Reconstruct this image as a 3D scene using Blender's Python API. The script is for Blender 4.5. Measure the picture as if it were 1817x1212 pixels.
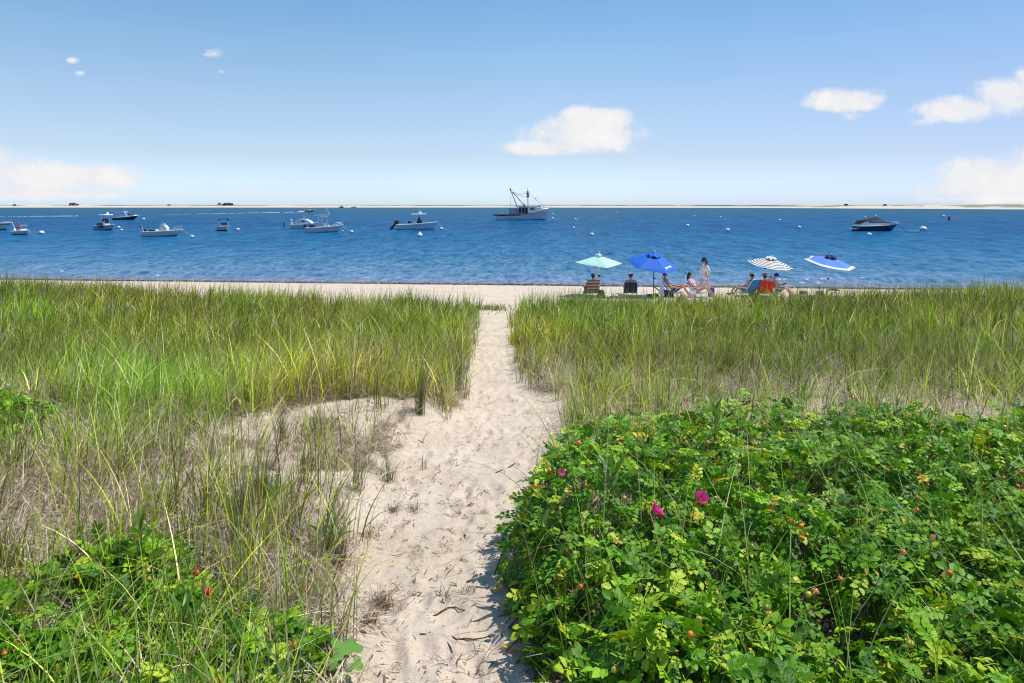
import bpy, math, random
import numpy as np
from mathutils import Vector, Matrix, Euler
R = math.radians
random.seed(7); rng = np.random.default_rng(11)
for o in list(bpy.data.objects): bpy.data.objects.remove(o)
sc = bpy.context.scene
try: sc.cycles.filter_width = 1.1
except Exception: pass
COL = sc.collection

# ---------------------------------------------------------------- camera
CAMZ, F, HZ = 4.9, 1211.0, 363.0          # camera height; focal length and horizon row for an 1817 px wide frame
cd = bpy.data.cameras.new('camera'); cam = bpy.data.objects.new('camera', cd); COL.objects.link(cam)
cam.location = (0, 0, CAMZ); cam.rotation_euler = (R(90), 0, 0)
cd.sensor_width = 36; cd.lens = 24; cd.shift_y = -(606 - HZ) / 1817.0
cd.clip_start = 0.05; cd.clip_end = 20000
sc.camera = cam
# ---------------------------------------------------------------- sun and sky
SUN_EL, SUN_AZ = R(62), R(78)             # azimuth from +Y towards +X
sdir = Vector((math.cos(SUN_EL) * math.sin(SUN_AZ), math.cos(SUN_EL) * math.cos(SUN_AZ), math.sin(SUN_EL)))
sl = bpy.data.lights.new('sun', 'SUN'); sl.energy = 4.6; sl.angle = R(0.5); sl.color = (1, 0.95, 0.87)
so = bpy.data.objects.new('sun', sl); COL.objects.link(so); so.rotation_euler = sdir.to_track_quat('Z', 'Y').to_euler()
so.location = (30, 10, 60)
sc.view_settings.view_transform = 'Standard'; sc.view_settings.look = 'None'
sc.view_settings.exposure = 0; sc.view_settings.gamma = 1; sc.view_settings.use_curve_mapping = False

class NT:
    "small node helper"
    def __init__(s, tree): s.t = tree; s.n = tree.nodes; s.l = tree.links
    def new(s, kind, **kw):
        n = s.n.new(kind)
        for k, v in kw.items():
            if k.startswith('i_'):
                key = k[2:]; key = int(key) if key.isdigit() else key
                s.set(n.inputs[key], v)
            else: setattr(n, k, v)
        return n
    def set(s, inp, v):
        if isinstance(v, bpy.types.NodeSocket): s.l.new(v, inp)
        else: inp.default_value = v
    def math(s, op, a, b=None, c=None, clamp=False):
        n = s.n.new('ShaderNodeMath'); n.operation = op; n.use_clamp = clamp
        s.set(n.inputs[0], a)
        if b is not None: s.set(n.inputs[1], b)
        if c is not None: s.set(n.inputs[2], c)
        return n.outputs[0]
    def mix(s, f, a, b, mode='MIX'):
        n = s.n.new('ShaderNodeMix'); n.data_type = 'RGBA'; n.blend_type = mode
        s.set(n.inputs[0], f); s.set(n.inputs[6], a); s.set(n.inputs[7], b)
        return n.outputs[2]
    def noise(s, vec, scale, detail=4, rough=.55, dist=0):
        n = s.n.new('ShaderNodeTexNoise'); s.l.new(vec, n.inputs['Vector'])
        n.inputs['Scale'].default_value = scale; n.inputs['Detail'].default_value = detail
        n.inputs['Roughness'].default_value = rough; n.inputs['Distortion'].default_value = dist
        return n.outputs[0]
    def ramp(s, f, stops, interp='LINEAR'):
        n = s.n.new('ShaderNodeValToRGB'); s.l.new(f, n.inputs[0]); e = n.color_ramp.elements
        n.color_ramp.interpolation = interp
        while len(e) < len(stops): e.new(0.5)
        for i, (p, c) in enumerate(stops):
            e[i].position = p; e[i].color = (c[0], c[1], c[2], 1) if hasattr(c, '__len__') else (c, c, c, 1)
        return n.outputs[0]
    def mapr(s, v, a, b, c=0., d=1., smooth=False):
        n = s.n.new('ShaderNodeMapRange'); n.interpolation_type = 'SMOOTHSTEP' if smooth else 'LINEAR'
        s.set(n.inputs[0], v)
        for i, q in enumerate((a, b, c, d)): n.inputs[i + 1].default_value = q
        return n.outputs[0]
    def comb(s, x, y, z):
        n = s.n.new('ShaderNodeCombineXYZ')
        for i, q in enumerate((x, y, z)): s.set(n.inputs[i], q)
        return n.outputs[0]

def build_world():
    w = bpy.data.worlds.new("World"); sc.world = w; w.use_nodes = True
    N = NT(w.node_tree); N.n.clear()
    sky = N.new('ShaderNodeTexSky'); sky.sky_type = 'NISHITA'; sky.sun_disc = False
    sky.sun_elevation = SUN_EL; sky.sun_rotation = SUN_AZ; sky.altitude = 0
    sky.air_density = 1.0; sky.dust_density = 0.35; sky.ozone_density = 2.0
    tc = N.new('ShaderNodeTexCoord'); sp = N.new('ShaderNodeSeparateXYZ'); N.l.new(tc.outputs['Generated'], sp.inputs[0])
    dy = N.math('MAXIMUM', N.math('ABSOLUTE', sp.outputs[1]), 0.02)
    u = N.math('DIVIDE', sp.outputs[0], dy); v = N.math('DIVIDE', sp.outputs[2], dy)
    el = N.mapr(sp.outputs[2], 0.0, 0.33)
    tint = N.ramp(el, [(0, (.508, .655, .990)), (.058, (.519, .628, .912)), (.206, (.527, .532, .636)), (.452, (.583, .588, .617)), (.642, (.546, .62, .636)), (.845, (.471, .61, .658)), (1, (.42, .59, .66))])
    skyc = N.mix(1.0, N.mix(1.0, sky.outputs[0], tint, 'MULTIPLY'), (2.05, 2.05, 2.05, 1), 'MULTIPLY')
    xf = N.mapr(sp.outputs[0], .05, .62, 1.0, .80); skyc = N.mix(1.0, skyc, N.comb(xf, N.mapr(sp.outputs[0], .05, .62, 1.0, .79), N.mapr(sp.outputs[0], .05, .62, 1.0, .87)), 'MULTIPLY')
    # cumulus: soft puffs placed by direction, broken up by noise
    puffs = [(1035, 238, 122, 38), (975, 262, 95, 18), (1045, 205, 60, 20), (1075, 215, 60, 28), (1105, 262, 45, 14), (1500, 178, 70, 26), (1455, 184, 44, 14),
             (1510, 205, 30, 14), (1555, 172, 30, 20), (1700, 192, 95, 28), (1790, 170, 80, 38), (1870, 150, 90, 40), (1640, 213, 40, 14),
             (1765, 315, 125, 42), (1870, 305, 120, 50), (1700, 335, 85, 20), (30, 312, 120, 38), (-60, 300, 130, 52), (165, 314, 100, 27), (90, 326, 150, 18),
             (225, 322, 40, 12), (380, 95, 26, 13), (370, 97, 17, 7), (393, 127, 9, 5), (130, 107, 16, 7), (143, 130, 13, 6), (424, 341, 32, 6),
             (1450, -4, 45, 6), (60, 345, 170, 14), (1760, 352, 140, 12)]
    vec = N.comb(u, v, 0.0)
    n1 = N.noise(vec, 16, 6, .52, .3); n2 = N.noise(vec, 60, 5, .6)
    m = None
    for (px, py, a, b) in puffs:
        du = N.math('MULTIPLY', N.math('SUBTRACT', u, (px - 908.5) / F), F / a)
        dv = N.math('MULTIPLY', N.math('SUBTRACT', v, (HZ - py) / F), F / b)
        kk = 1.6 if a > 50 else 1.0
        q = N.math('SUBTRACT', kk, N.math('MULTIPLY', kk + .2, N.math('ADD', N.math('MULTIPLY', du, du), N.math('MULTIPLY', dv, dv))))
        q = N.math('MAXIMUM', q, -1.5) if a > 50 else N.math('SUBTRACT', N.math('MAXIMUM', q, -1.2), .55)
        m = q if m is None else N.math('SMOOTH_MAX', m, q, 0.3)
    m = N.math('ADD', m, N.math('MULTIPLY', N.math('SUBTRACT', n1, 0.5), 3.0))
    m = N.math('ADD', m, N.math('MULTIPLY', N.math('SUBTRACT', n2, 0.5), 1.5))
    m = N.math('ADD', m, N.math('MULTIPLY', N.math('SUBTRACT', N.noise(vec, 130, 5, .6), 0.5), .8))
    dens = N.math('POWER', N.mapr(m, -0.45, 1.1, 0, 1.0, True), 1.15)
    ccol = N.ramp(N.math('ADD', N.mapr(m, 0.0, 3.2), N.mapr(n1, .35, .65, -.2, .2)), [(0, (.80, .83, .90)), (.4, (.88, .88, .90)), (.9, (.96, .95, .94))])
    up = N.math('GREATER_THAN', sp.outputs[2], 0.0)
    dens = N.math('MULTIPLY', dens, up)
    bg = N.new('ShaderNodeBackground'); N.l.new(skyc, bg.inputs[0]); bg.inputs[1].default_value = 0.115
    bc = N.new('ShaderNodeBackground'); N.l.new(ccol, bc.inputs[0]); bc.inputs[1].default_value = 1.0
    mx = N.new('ShaderNodeMixShader'); N.l.new(dens, mx.inputs[0]); N.l.new(bg.outputs[0], mx.inputs[1]); N.l.new(bc.outputs[0], mx.inputs[2])
    out = N.new('ShaderNodeOutputWorld'); N.l.new(mx.outputs[0], out.inputs[0])
build_world()

# ---------------------------------------------------------------- materials
MATS = {}
def mat(name, rgb, rough=.5, metal=0., var=.12, scale=12., bump=0., spec=.5, attr=None, trans=0., coat=0.):
    if name in MATS: return MATS[name]
    m = bpy.data.materials.new(name); m.use_nodes = True; N = NT(m.node_tree); N.n.clear()
    out = N.new('ShaderNodeOutputMaterial'); p = N.new('ShaderNodeBsdfPrincipled')
    tc = N.new('ShaderNodeTexCoord')
    nz = N.noise(tc.outputs['Object'], scale, 5, .6)
    if attr:
        a = N.new('ShaderNodeAttribute'); a.attribute_name = attr; base = a.outputs['Color']
    else:
        base = None
    k = N.mapr(nz, .25, .75, 1 - var, 1 + var)
    kc = N.comb(k, k, k)
    c = N.mix(1.0, base if base is not None else (rgb[0], rgb[1], rgb[2], 1), kc, 'MULTIPLY')
    N.l.new(c, p.inputs['Base Color'])
    p.inputs['Roughness'].default_value = rough; p.inputs['Metallic'].default_value = metal
    p.inputs['Specular IOR Level'].default_value = spec; p.inputs['Coat Weight'].default_value = coat
    if bump:
        b = N.new('ShaderNodeBump'); b.inputs['Strength'].default_value = bump; b.inputs['Distance'].default_value = .01
        N.l.new(nz, b.inputs['Height']); N.l.new(b.outputs[0], p.inputs['Normal'])
    sh = p.outputs[0]
    if trans:
        t = N.new('ShaderNodeBsdfTranslucent'); tcx = N.mix(1.0, c, (1.25, 1.3, .45, 1), 'MULTIPLY'); N.l.new(tcx, t.inputs[0])
        mx = N.new('ShaderNodeMixShader'); mx.inputs[0].default_value = trans
        N.l.new(sh, mx.inputs[1]); N.l.new(t.outputs[0], mx.inputs[2]); sh = mx.outputs[0]
    N.l.new(sh, out.inputs[0]); MATS[name] = m
    return m

def make_sand():
    m = bpy.data.materials.new('sand'); m.use_nodes = True; N = NT(m.node_tree); N.n.clear()
    out = N.new('ShaderNodeOutputMaterial'); p = N.new('ShaderNodeBsdfPrincipled')
    g = N.new('ShaderNodeNewGeometry'); pos = g.outputs['Position']
    a = N.new('ShaderNodeAttribute'); a.attribute_name = 'cover'
    sa = N.new('ShaderNodeSeparateColor'); N.l.new(a.outputs['Color'], sa.inputs[0])
    n1 = N.noise(pos, 1.3, 5); n2 = N.noise(pos, 14, 6, .7); n3 = N.noise(pos, 160, 3, .8)
    c = N.mix(N.mapr(n1, .35, .65), (.62, .505, .385, 1), (.70, .585, .465, 1))
    c = N.mix(N.mapr(n2, .52, .72, 0, .55), c, (.44, .34, .25, 1))
    c = N.mix(N.mapr(n3, .57, .75, 0, .75), c, (.27, .2, .14, 1))
    n4 = N.noise(pos, 55, 2, .5); c = N.mix(N.mapr(n4, .66, .72, 0, .7), c, (.16, .11, .075, 1))
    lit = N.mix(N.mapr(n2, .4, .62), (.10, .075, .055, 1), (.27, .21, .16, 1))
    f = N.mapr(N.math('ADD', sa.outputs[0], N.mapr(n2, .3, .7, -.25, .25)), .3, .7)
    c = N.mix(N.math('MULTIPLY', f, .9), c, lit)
    c = N.mix(sa.outputs[1], c, (.19, .15, .115, 1))      # wet sand
    N.l.new(c, p.inputs['Base Color'])
    N.l.new(N.mapr(sa.outputs[1], 0, 1, .95, .35), p.inputs['Roughness']); p.inputs['Specular IOR Level'].default_value = .25
    h = N.math('ADD', N.math('MULTIPLY', n2, 1.2), N.math('MULTIPLY', n3, .35))
    b = N.new('ShaderNodeBump'); b.inputs['Strength'].default_value = .8; b.inputs['Distance'].default_value = .02
    N.l.new(h, b.inputs['Height']); N.l.new(b.outputs[0], p.inputs['Normal']); N.l.new(p.outputs[0], out.inputs[0])
    return m
def make_water():
    m = bpy.data.materials.new('sea_water'); m.use_nodes = True; N = NT(m.node_tree); N.n.clear()
    out = N.new('ShaderNodeOutputMaterial'); p = N.new('ShaderNodeBsdfPrincipled')
    g = N.new('ShaderNodeNewGeometry'); pos = g.outputs['Position']; sp = N.new('ShaderNodeSeparateXYZ'); N.l.new(pos, sp.inputs[0])
    off = N.math('ADD', N.math('ADD', sp.outputs[1], N.math('MULTIPLY', sp.outputs[0], .092)), -41.6)
    def nz(sx, sy, det=4, ro=.6): return N.noise(N.comb(N.math('MULTIPLY', sp.outputs[0], sx), N.math('MULTIPLY', sp.outputs[1], sy), 0.), 1.0, det, ro, .3)
    big = nz(.008, .022); mid = nz(.05, .06, 5)
    A = nz(2.0, .75, 4, .65); B = nz(.75, .24, 4, .65); C_ = nz(.25, .065, 4, .65)
    lg = N.math('LOGARITHM', N.math('MAXIMUM', N.math('ADD', off, N.mapr(mid, .3, .7, -1.0, 1.0)), .4), 10.)
    t = N.mapr(lg, -.3, 3.2)
    c = N.ramp(t, [(0, (.24, .25, .25)), (.12, (.20, .29, .41)), (.24, (.16, .31, .52)), (.39, (.095, .275, .47)), (.49, (.045, .215, .43)), (.56, (.018, .175, .39)),
                   (.68, (.006, .125, .33)), (.76, (.010, .13, .31)), (.89, (.028, .145, .25))])
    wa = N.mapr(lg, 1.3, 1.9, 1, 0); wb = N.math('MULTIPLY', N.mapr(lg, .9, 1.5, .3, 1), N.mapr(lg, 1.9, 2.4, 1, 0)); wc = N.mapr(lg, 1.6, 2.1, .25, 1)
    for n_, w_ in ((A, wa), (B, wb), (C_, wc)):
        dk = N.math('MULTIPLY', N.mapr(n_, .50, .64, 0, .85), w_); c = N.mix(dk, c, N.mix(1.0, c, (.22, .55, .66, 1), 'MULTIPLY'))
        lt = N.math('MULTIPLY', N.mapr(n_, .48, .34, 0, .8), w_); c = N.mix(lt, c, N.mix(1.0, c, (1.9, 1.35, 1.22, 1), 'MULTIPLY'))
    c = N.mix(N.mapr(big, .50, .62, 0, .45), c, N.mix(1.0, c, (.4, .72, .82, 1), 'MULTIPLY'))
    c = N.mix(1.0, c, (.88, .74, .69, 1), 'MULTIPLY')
    df = N.new('ShaderNodeBsdfDiffuse'); N.l.new(c, df.inputs[0]); gl = N.new('ShaderNodeBsdfGlossy'); gl.inputs['Roughness'].default_value = .14
    h = N.math('ADD', N.math('MULTIPLY', A, .12), N.math('ADD', N.math('MULTIPLY', B, .35), N.math('MULTIPLY', C_, .9)))
    b1 = N.new('ShaderNodeBump'); b1.inputs['Strength'].default_value = 1; b1.inputs['Distance'].default_value = .9; N.l.new(h, b1.inputs['Height'])
    N.l.new(b1.outputs[0], gl.inputs['Normal']); fr = N.new('ShaderNodeFresnel'); fr.inputs[0].default_value = 1.33; N.l.new(b1.outputs[0], fr.inputs['Normal'])
    p = N.new('ShaderNodeMixShader'); N.l.new(N.math('MULTIPLY', fr.outputs[0], .17), p.inputs[0]); N.l.new(df.outputs[0], p.inputs[1]); N.l.new(gl.outputs[0], p.inputs[2])
    N.l.new(p.outputs[0], out.inputs[0]); return m
SAND = make_sand(); WATER = make_water()

# ---------------------------------------------------------------- noise and terrain functions
def _hash(ix, iy, s):
    h = (ix * 374761393 + iy * 668265263 + s * 974634777) & 0xffffffff
    h = ((h ^ (h >> 13)) * 1274126177) & 0xffffffff
    return ((h ^ (h >> 16)) & 0xffff) / 65535.0
def vnoise(x, y, s=0):
    x = np.asarray(x, float); y = np.asarray(y, float)
    ix = np.floor(x).astype(np.int64); iy = np.floor(y).astype(np.int64); fx = x - ix; fy = y - iy
    fx = fx * fx * (3 - 2 * fx); fy = fy * fy * (3 - 2 * fy)
    a = _hash(ix, iy, s); b = _hash(ix + 1, iy, s); c = _hash(ix, iy + 1, s); d = _hash(ix + 1, iy + 1, s)
    return (a * (1 - fx) + b * fx) * (1 - fy) + (c * (1 - fx) + d * fx) * fy
def fbm(x, y, s=0, o=4):
    r = 0; a = .5; t = 0
    for k in range(o):
        r = r + a * vnoise(x * 2 ** k + 17 * k, y * 2 ** k - 9 * k, s + k); t += a; a *= .5
    return r / t
def sstep(a, b, x):
    t = np.clip((x - a) / (b - a), 0, 1); return t * t * (3 - 2 * t)
PD = [-300, 0, 3.4, 6, 8, 10, 15, 20, 24, 27, 33, 38, 41.6, 50, 60, 100]
PZ = [3.2, 2.6, 2.5, 2.42, 2.28, 2.1, 1.72, 1.36, 1.0, .72, .55, .32, 0, -.9, -2, -4]
LE = ([3, 3.4, 4, 5, 6, 7, 8, 9, 10, 12, 15, 20, 24, 28], [-.66, -.68, -.80, -1.02, -1.12, -1.1, -.9, -.66, -.6, -.7, -.8, -.97, -1.0, -1.4])
RE = ([3, 3.4, 5, 6, 8, 9, 10, 11, 12, 15, 20, 24, 28], [.12, .08, 0, .25, .5, .52, .42, .2, .06, -.04, -.06, -.1, .4])
def pathL(y): return np.interp(y, *LE)
def pathR(y): return np.interp(y, *RE)
def sandL(y): return np.interp(y, [3, 4, 5, 6, 7, 8.5, 9.3], [-.72, -.9, -1.45, -2.9, -3.4, -3.3, -2.2])   # left limit of the bare patch
FOOT = []
for _ in range(260):
    fy = random.uniform(3, 24) ** 1; fc = .5 * (pathL(fy) + pathR(fy)); fw = .42 * (pathR(fy) - pathL(fy))
    FOOT.append((fc + random.uniform(-fw, fw), fy, random.gauss(0, .3), random.uniform(.009, .022)))
for _ in range(60):
    fy = random.uniform(5.2, 8.5); FOOT.append((random.uniform(sandL(fy), pathL(fy)), fy, random.uniform(-2, 2), random.uniform(.004, .012)))
def ground(x, y, detail=False):
    x = np.asarray(x, float); y = np.asarray(y, float)
    d = y + .092 * x * sstep(25, 40, y)
    z = np.interp(d, PD, PZ)
    side = np.maximum(np.abs(x + .5) - 6, 0) * np.where(x < 0, .034, .032) * sstep(10, 22, y) * (1 - sstep(26, 31, y)); side = np.minimum(side, .75)
    z = z + side
    z = z + (.24 * (1 - sstep(-4, -1.2, x)) + .05 * sstep(.5, 3, x)) * sstep(19, 23, y) * (1 - sstep(27, 31, y))
    dune = (fbm(x * .35, y * .35, 5) - .5) * .5 * (1 - sstep(24, 30, y)) + (fbm(x * 1.1, y * 1.1, 9) - .5) * .22 * (1 - sstep(22, 30, y))
    inp = sstep(-.5, .1, x - pathL(y)) * (1 - sstep(-.1, .5, x - pathR(y))) * (1 - sstep(22, 27, y))
    z = z + dune * (1 - .75 * inp) - .09 * inp
    z = z + (fbm(x * .6, y * 1.5, 33, 3) - .5) * .10 * sstep(27, 30, y) * (1 - sstep(36, 39, y))
    # little scarp at the back of the bare patch, left of the path
    z = z + .14 * sstep(7.6, 8.5, y) * (1 - sstep(11, 15, y)) * (1 - sstep(-1.2, -.5, x)) * sstep(-6, -3, x)
    if detail:
        z = z + (fbm(x * 5, y * 5, 21, 3) - .5) * .05 + (fbm(x * 14, y * 14, 22, 2) - .5) * .016
        for fx, fy, fa, dp in FOOT:
            if x.ndim == 2:
                r0, r1 = np.searchsorted(y[:, 0], (fy - .3, fy + .3)); X_, Y_, Z_ = x[r0:r1], y[r0:r1], z[r0:r1]
            else: X_, Y_, Z_ = x, y, z
            k = (np.abs(X_ - fx) < .3) & (np.abs(Y_ - fy) < .3)
            if not k.any(): continue
            c, s_ = math.cos(fa), math.sin(fa); dx = X_[k] - fx; dyy = Y_[k] - fy
            a = (dx * c + dyy * s_) / .055; b = (-dx * s_ + dyy * c) / .14; q = a * a + b * b
            Z_[k] += -dp * np.exp(-q) + dp * .4 * np.exp(-(np.sqrt(q) - 1.5) ** 2 * 4)
    return z
# rose thicket footprints: polygon, height
def poly_sd(x, y, poly):
    "signed distance, positive inside"
    x = np.asarray(x, float); y = np.asarray(y, float); d = np.full(x.shape, 1e9); ins = np.zeros(x.shape, bool)
    n = len(poly)
    for i in range(n):
        ax, ay = poly[i]; bx, by = poly[(i + 1) % n]; ex, ey = bx - ax, by - ay
        t = np.clip(((x - ax) * ex + (y - ay) * ey) / (ex * ex + ey * ey), 0, 1)
        d = np.minimum(d, np.hypot(x - ax - t * ex, y - ay - t * ey))
        c = (ay > y) != (by > y)
        with np.errstate(divide='ignore', invalid='ignore'):
            xi = ax + (y - ay) / (ey if ey else 1e-9) * ex
        ins ^= c & (x < xi)
    return np.where(ins, d, -d)
BUSH_R = [(-.04, 5.1), (-.01, 4.5), (.02, 3.9), (.09, 3.3), (.2, 2.7), (.38, 2.0), (.9, 1.5), (2.6, 1.5), (4.2, 3.5), (7.5, 6.4), (6.5, 7.0), (4.2, 6.7), (3, 6.9), (2, 6.8), (1.2, 6.6), (.62, 6.5), (.3, 6.1), (.12, 5.6)]
BUSH_L = [(-.86, 3.2), (-.92, 3.6), (-1.02, 3.8), (-1.4, 4.1), (-2.0, 4.35), (-2.5, 4.7), (-2.9, 4.2), (-3.3, 3.6), (-3.2, 2.4), (-1.6, 2.2), (-.86, 2.6)]
BUSH_F = [(-6.3, 8.3), (-5.5, 8.2), (-5.2, 7.4), (-5.1, 6.6), (-6.2, 6.4), (-7.5, 7.2)]
def bushH(x, y, poly, H, edge):
    sd = poly_sd(x, y, poly) + (fbm(np.asarray(x) * 2.2, np.asarray(y) * 2.2, 41) - .5) * .3
    lump = 1 + (fbm(np.asarray(x) * 1.5, np.asarray(y) * 1.5, 43, 3) - .5) * .9
    return np.where(sd > 0, H * np.clip(sd / edge, 0, 1) ** .45 * lump, 0)
BUSHES = {'R': (BUSH_R, .60, .5), 'L': (BUSH_L, .24, .5), 'F': (BUSH_F, .4, .4)}
def anybush(x, y):
    return np.maximum.reduce([bushH(x, y, *b) for b in BUSHES.values()])
def greens(x, y):
    "cover of living beach grass, 0..1"
    n = fbm(x * .9, y * .9, 61); n2 = fbm(x * .3, y * .3, 64)
    left = x < .5 * (pathL(y) + pathR(y)); out = np.where(left, pathL(y) - x, x - pathR(y)) + (n - .5) * .35
    edge = sstep(0, .25, out)
    far = np.where(left, sstep(8.2, 9.8, y + (n - .5) * 3.2), sstep(7.4, 9.6, y - 2.4 * sstep(1.6, 2.6, x) * (1 - sstep(5.5, 7.5, x)) + (n - .5) * 3.4))
    bare = np.where(left, sstep(-.3, .6, x - sandL(y) + (n - .5) * 1.4) * (1 - sstep(8.4, 9.2, y + (n - .5) * 1.5)), 0)
    near = np.where(left, .80 * (1 - bare) + .05 + .22 * sstep(.52, .66, n), .34 - .20 * sstep(1.6, 2.6, x) * (1 - sstep(5.5, 7.5, x)))
    g = near * (1 - far) + far * (.62 + .5 * n2)
    g = g * (1 - .8 * (1 - sstep(.33, .46, fbm(x * .55, y * .4, 66))) * (1 - sstep(13, 19, y)))
    end = 26.6 + (fbm(x * .5, y * 0 + 3, 70) - .5) * 3
    return np.clip(g * edge * (1 - sstep(end - .8, end, y)), 0, 1)
def litter(x, y):
    n = fbm(x * 1.3, y * 1.3, 81); left = x < .5 * (pathL(y) + pathR(y))
    out = np.where(left, pathL(y) - x, x - pathR(y)) + (n - .5) * .4
    bare = np.where(left, sstep(-.5, .5, x - sandL(y) + (n - .5) * 1.6) * (1 - sstep(8.2, 9.0, y)), (1 - sstep(9.6, 10.8, y)) * .55)
    return np.clip(sstep(0, .3, out) * (1 - bare * (.96 - .75 * sstep(.52, .64, fbm(x * 2.3, y * 2.3, 83)))) * (.55 + .9 * (n - .2)) * (1 - sstep(24, 27, y)), 0, 1)

# ---------------------------------------------------------------- object helpers
def tag(o, label=None, cat=None, group=None, kind=None):
    if label: o['label'] = label
    if cat: o['category'] = cat
    if group: o['group'] = group
    if kind: o['kind'] = kind
    return o
def empty(name, loc, rz=0, label=None, cat=None, group=None):
    o = bpy.data.objects.new(name, None); COL.objects.link(o); o.location = loc; o.rotation_euler = (0, 0, rz)
    o.empty_display_size = .2
    return tag(o, label, cat, group)
def link(name, me, parent=None, loc=None):
    o = bpy.data.objects.new(name, me); COL.objects.link(o)
    if parent: o.parent = parent
    if loc is not None: o.location = loc
    return o
class MB:
    def __init__(s): s.v = []; s.f = []; s.m = []
    def add(s, vs, fs, mi=0):
        b = len(s.v); s.v += [tuple(q) for q in vs]; s.f += [tuple(b + i for i in f) for f in fs]; s.m += [mi] * len(fs); return s
    def box(s, c, d, rot=None, taper=(1, 1), bev=0, mi=0, shear=0):
        hx, hy, hz = d[0] / 2, d[1] / 2, d[2] / 2; vs = []
        for z, k in ((-1, (1, 1)), (1, taper)):
            for x, y in ((-1, -1), (1, -1), (1, 1), (-1, 1)): vs.append(Vector((x * hx * k[0] + (shear if z > 0 else 0), y * hy * k[1], z * hz)))
        M = Euler(rot).to_matrix() if rot else Matrix.Identity(3)
        return s.add([M @ q + Vector(c) for q in vs], [(3, 2, 1, 0), (4, 5, 6, 7), (0, 1, 5, 4), (1, 2, 6, 5), (2, 3, 7, 6), (3, 0, 4, 7)], mi)
    def tube(s, pts, r, n=7, mi=0, cap=True):
        pts = [Vector(p) for p in pts]; rs = r if hasattr(r, '__len__') else [r] * len(pts)
        rings = []; ref = None
        for i, p in enumerate(pts):
            t = (pts[min(i + 1, len(pts) - 1)] - pts[max(i - 1, 0)]).normalized()
            if ref is None: ref = Vector((0, 0, 1)) if abs(t.z) < .9 else Vector((1, 0, 0))
            a = t.cross(ref); a = a.normalized() if a.length > 1e-6 else Vector((1, 0, 0)); b = a.cross(t).normalized(); ref = b
            rings.append([p + (a * math.cos(2 * math.pi * k / n) + b * math.sin(2 * math.pi * k / n)) * rs[i] for k in range(n)])
        vs = [q for rg in rings for q in rg]; fs = []
        for i in range(len(pts) - 1):
            for k in range(n):
                k2 = (k + 1) % n; fs.append((i * n + k, i * n + k2, (i + 1) * n + k2, (i + 1) * n + k))
        if cap: fs.append(tuple(range(n))[::-1]); fs.append(tuple((len(pts) - 1) * n + k for k in range(n)))
        return s.add(vs, fs, mi)
    def ell(s, c, r, nu=12, nv=8, rot=None, mi=0, zmin=-1.):
        M = Euler(rot).to_matrix() if rot else Matrix.Identity(3); vs = []; fs = []
        r = r if hasattr(r, '__len__') else (r, r, r)
        for j in range(nv + 1):
            zz = zmin + (1 - zmin) * j / nv; th = math.asin(max(-1, min(1, zz))) if zmin > -1 else -math.pi / 2 + math.pi * j / nv
            for i in range(nu):
                a = 2 * math.pi * i / nu; vs.append(M @ Vector((r[0] * math.cos(th) * math.cos(a), r[1] * math.cos(th) * math.sin(a), r[2] * math.sin(th))) + Vector(c))
        for j in range(nv):
            for i in range(nu): i2 = (i + 1) % nu; fs.append((j * nu + i, j * nu + i2, (j + 1) * nu + i2, (j + 1) * nu + i))
        fs.append(tuple(range(nu))[::-1])
        return s.add(vs, fs, mi)
    def prism(s, prof, y0, y1, mi=0):
        "profile in the xz plane, extruded along y; y0/y1 may be pairs"
        n = len(prof); vs = [(x, y0, z) for x, z in prof] + [(x, y1, z) for x, z in prof]
        fs = [tuple(range(n)), tuple(range(2 * n - 1, n - 1, -1))] + [(i, n + i, n + (i + 1) % n, (i + 1) % n) for i in range(n)]
        return s.add(vs, fs, mi)
    def build(s, name, mats, parent=None, smooth=True, label=None, kind=None):
        me = bpy.data.meshes.new(name); me.from_pydata(s.v, [], s.f); mats = mats if isinstance(mats, (list, tuple)) else [mats]
        for q in mats: me.materials.append(q)
        me.polygons.foreach_set('material_index', s.m)
        if smooth:
            me.polygons.foreach_set('use_smooth', [True] * len(s.f))
            try: me.set_sharp_from_angle(angle=R(40))
            except Exception: pass
        me.update(); o = link(name, me, parent)
        return tag(o, label, kind=kind)
def mesh_np(name, V, loops, sizes, mats, cols=None, smooth=False, midx=None):
    me = bpy.data.meshes.new(name); me.vertices.add(len(V)); me.vertices.foreach_set('co', np.ascontiguousarray(V, np.float32).ravel())
    me.loops.add(len(loops)); me.loops.foreach_set('vertex_index', np.ascontiguousarray(loops, np.int32))
    me.polygons.add(len(sizes)); st = np.zeros(len(sizes), np.int32); st[1:] = np.cumsum(sizes)[:-1]
    me.polygons.foreach_set('loop_start', st)
    if midx is not None: me.polygons.foreach_set('material_index', np.ascontiguousarray(midx, np.int32))
    me.polygons.foreach_set('use_smooth', np.full(len(sizes), smooth))
    for m in (mats if isinstance(mats, (list, tuple)) else [mats]): me.materials.append(m)
    if cols is not None:
        a = me.color_attributes.new('col', 'FLOAT_COLOR', 'POINT'); c = np.ones((len(V), 4), np.float32); c[:, :3] = cols
        a.data.foreach_set('color', c.ravel())
    me.update(calc_edges=True); return me
def grid_mesh(X, Y, Z, name, m, cover=None):
    nr, nc = X.shape; V = np.stack([X, Y, Z], -1).reshape(-1, 3); idx = np.arange(nr * nc).reshape(nr, nc)
    q = np.stack([idx[:-1, :-1], idx[:-1, 1:], idx[1:, 1:], idx[1:, :-1]], -1).reshape(-1, 4)
    me = mesh_np(name, V, q.ravel(), np.full(len(q), 4), m, smooth=True)
    if cover is not None:
        a = me.color_attributes.new('cover', 'FLOAT_COLOR', 'POINT'); a.data.foreach_set('color', cover.reshape(-1, 4).astype(np.float32).ravel())
    return me
def X_at(px, d): return (px - 908.5) / F * d

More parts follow.
